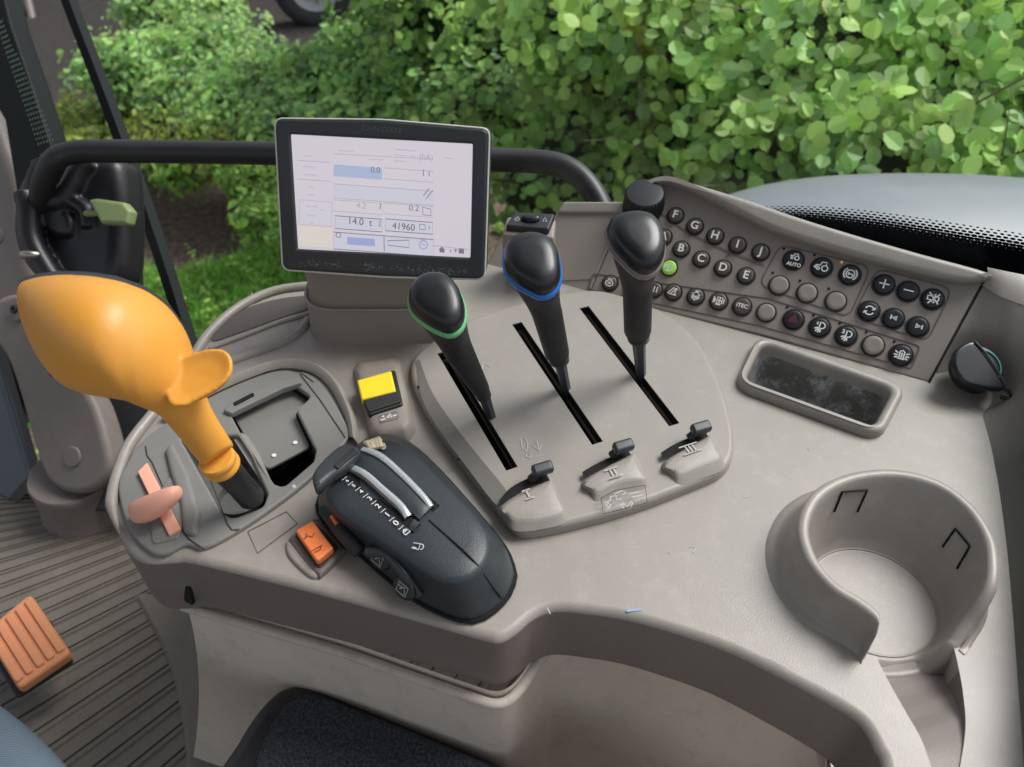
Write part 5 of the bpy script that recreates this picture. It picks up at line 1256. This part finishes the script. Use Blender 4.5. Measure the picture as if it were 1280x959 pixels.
# fender beyond the side window
fd = thing('rear_fender', 'smooth blue-grey curved fender beyond the side window', 'fender')
tc_ = [(880,262),(930,243),(985,230),(1050,222),(1120,219),(1200,219),(1290,224),(1420,240)]
T0 = cr([D(x,y,1.25) for x,y in tc_], 5, False)
rows = [[q + V((0,.10,-.10)) for q in T0],[q + V((0,.04,-.018)) for q in T0], T0]
for k in range(1,9): rows.append([q + V((-.0*k, -.05*k, .004*k-.0022*k*k)) for q in T0])
M['fend'] = plastic('fender_paint', (.20,.225,.245), .4, .15, 300, .15, .25, dirtcol=(.24,.27,.29))
grid_sheet('fender_skin', rows, 'fend', fd, ang=80)
setloc(fd, T0[len(T0)//2]-V((0,0,.3)))
# side window: clear pane with a dotted black border along its foot
wn = thing('side_window', 'side window pane with black dotted border behind the button panel', 'window')
gF = Frame(PF.pt(.0,.112,-.015), hd, V((0,0,1))+pr*.12)
ftop = [(830,258),(925,258),(1000,257),(1060,260),(1120,267),(1200,279),(1290,293),(1400,312)]
fmid = [(830,260),(925,266),(1000,272),(1060,279),(1120,287),(1200,301),(1290,316),(1400,336)]
A5 = cr([V((*gF.px(x,y),0)) for x,y in ftop], 6, False); B5 = cr([V((*gF.px(x,y),0)) for x,y in fmid], 6, False)
vs, fs, uv = [], [], []
m_ = len(A5); run = 0
for i in range(m_):
    if i: run += (A5[i]-A5[i-1]).length
    vs += [gF.pt(A5[i].x,A5[i].y), gF.pt(B5[i].x,B5[i].y), gF.pt(B5[i].x,B5[i].y-.16)]; uv += [(run,0),(run,1),(run,2)]
for i in range(m_-1):
    a = 3*i; fs += [(a,a+3,a+4,a+1),(a+1,a+4,a+5,a+2)]
fm, nt, b_ = nodes('frit_band'); N = nt.nodes; L = nt.links
b_.inputs['Base Color'].default_value=(.003,.004,.006,1); b_.inputs['Roughness'].default_value=.2; b_.inputs['Specular IOR Level'].default_value=.05
ua = N.new('ShaderNodeUVMap'); sx = N.new('ShaderNodeSeparateXYZ'); L.new(ua.outputs[0], sx.inputs[0])
def mth(op, a, b=None, c=None):
    n = N.new('ShaderNodeMath'); n.operation = op
    for i, v in enumerate((a,b,c)):
        if v is None: continue
        if isinstance(v, (int,float)): n.inputs[i].default_value = v
        else: L.new(v, n.inputs[i])
    return n.outputs[0]
pitch_ = .0050; rowsn = 6.0
vv = mth('MULTIPLY', sx.outputs['Y'], rowsn); uu = mth('DIVIDE', sx.outputs['X'], pitch_)
rown = mth('FLOOR', vv); half = mth('MULTIPLY', mth('MODULO', rown, 2.0), .5)
fu = mth('SUBTRACT', mth('FRACT', mth('ADD', uu, half)), .5); fv = mth('SUBTRACT', mth('FRACT', vv), .5)
dd = mth('SQRT', mth('ADD', mth('MULTIPLY', fu, fu), mth('MULTIPLY', fv, fv)))
rad_ = mth('ADD', .24, mth('MULTIPLY', mth('DIVIDE', rown, rowsn), .50))
blk = mth('GREATER_THAN', mth('ADD', mth('LESS_THAN', dd, rad_), mth('GREATER_THAN', sx.outputs['Y'], 1.0)), .5)
tp = N.new('ShaderNodeBsdfTransparent'); mx = N.new('ShaderNodeMixShader'); L.new(blk, mx.inputs['Fac']); L.new(tp.outputs[0], mx.inputs[1]); L.new(b_.outputs[0], mx.inputs[2]); L.new(mx.outputs[0], nt.nodes['Material Output'].inputs['Surface'])
fo = mesh('dotted_border', vs, fs, fm, wn)
ul = fo.data.uv_layers.new(name='UVMap')
for lp in fo.data.loops: ul.data[lp.index].uv = uv[lp.vertex_index]
gm2, nt, b_ = nodes('clear_glass'); N = nt.nodes; L = nt.links
tp = N.new('ShaderNodeBsdfTransparent'); tp.inputs[0].default_value=(.95,.98,.97,1); gl2 = N.new('ShaderNodeBsdfGlossy'); gl2.inputs['Roughness'].default_value=.02; mx = N.new('ShaderNodeMixShader'); mx.inputs[0].default_value=.03
L.new(tp.outputs[0], mx.inputs[1]); L.new(gl2.outputs[0], mx.inputs[2]); L.new(mx.outputs[0], nt.nodes['Material Output'].inputs['Surface'])
a0 = -.12; mesh('pane', [gF.pt(a0,-.05,-.004), gF.pt(.55,-.15,-.004), gF.pt(.55,.8,-.004), gF.pt(a0,.8,-.004)], [(0,1,2,3)], gm2, wn)
setloc(wn, gF.pt(.15,-.1))
roof = solid('cab_roof', [rnd([(-1.15,-.32),(.12,-.32),(.12,.62),(-1.15,.62)], .08)], Z(.80), .06, .02, 'pillar', None, top=.06); tag(roof, kind='structure')  # unseen roof slab, added and sized to shade the console's left
# ================================================================ LIGHT
w = bpy.data.worlds.new('World'); scene.world = w; w.use_nodes = True; nt = w.node_tree
bg = nt.nodes['Background']; sk = nt.nodes.new('ShaderNodeTexSky'); sk.sky_type = 'NISHITA'; sk.sun_disc = False
SUN_EL, SUN_AZ = R(52), R(62)     # azimuth measured from +y towards +x
sk.sun_elevation = SUN_EL; sk.sun_rotation = SUN_AZ; sk.air_density = 1.0; sk.dust_density = 3.0
hsv = nt.nodes.new('ShaderNodeHueSaturation'); hsv.inputs['Saturation'].default_value = .35; nt.links.new(sk.outputs[0], hsv.inputs['Color']); nt.links.new(hsv.outputs[0], bg.inputs['Color']); bg.inputs['Strength'].default_value = .15
sl = bpy.data.lights.new('sun', 'SUN'); sl.energy = 3.1; sl.angle = R(30); sl.color = (1,.985,.96)
so_ = bpy.data.objects.new('sun', sl); COL.objects.link(so_)
sdir = V((math.sin(SUN_AZ)*math.cos(SUN_EL), math.cos(SUN_AZ)*math.cos(SUN_EL), math.sin(SUN_EL)))
so_.rotation_euler = sdir.to_track_quat('Z','Y').to_euler(); so_.location = (2,2,3)
scene.view_settings.view_transform = 'Standard'; scene.view_settings.look = 'None'; scene.view_settings.exposure = 0
scene.cycles.max_bounces = 8; scene.cycles.transparent_max_bounces = 12
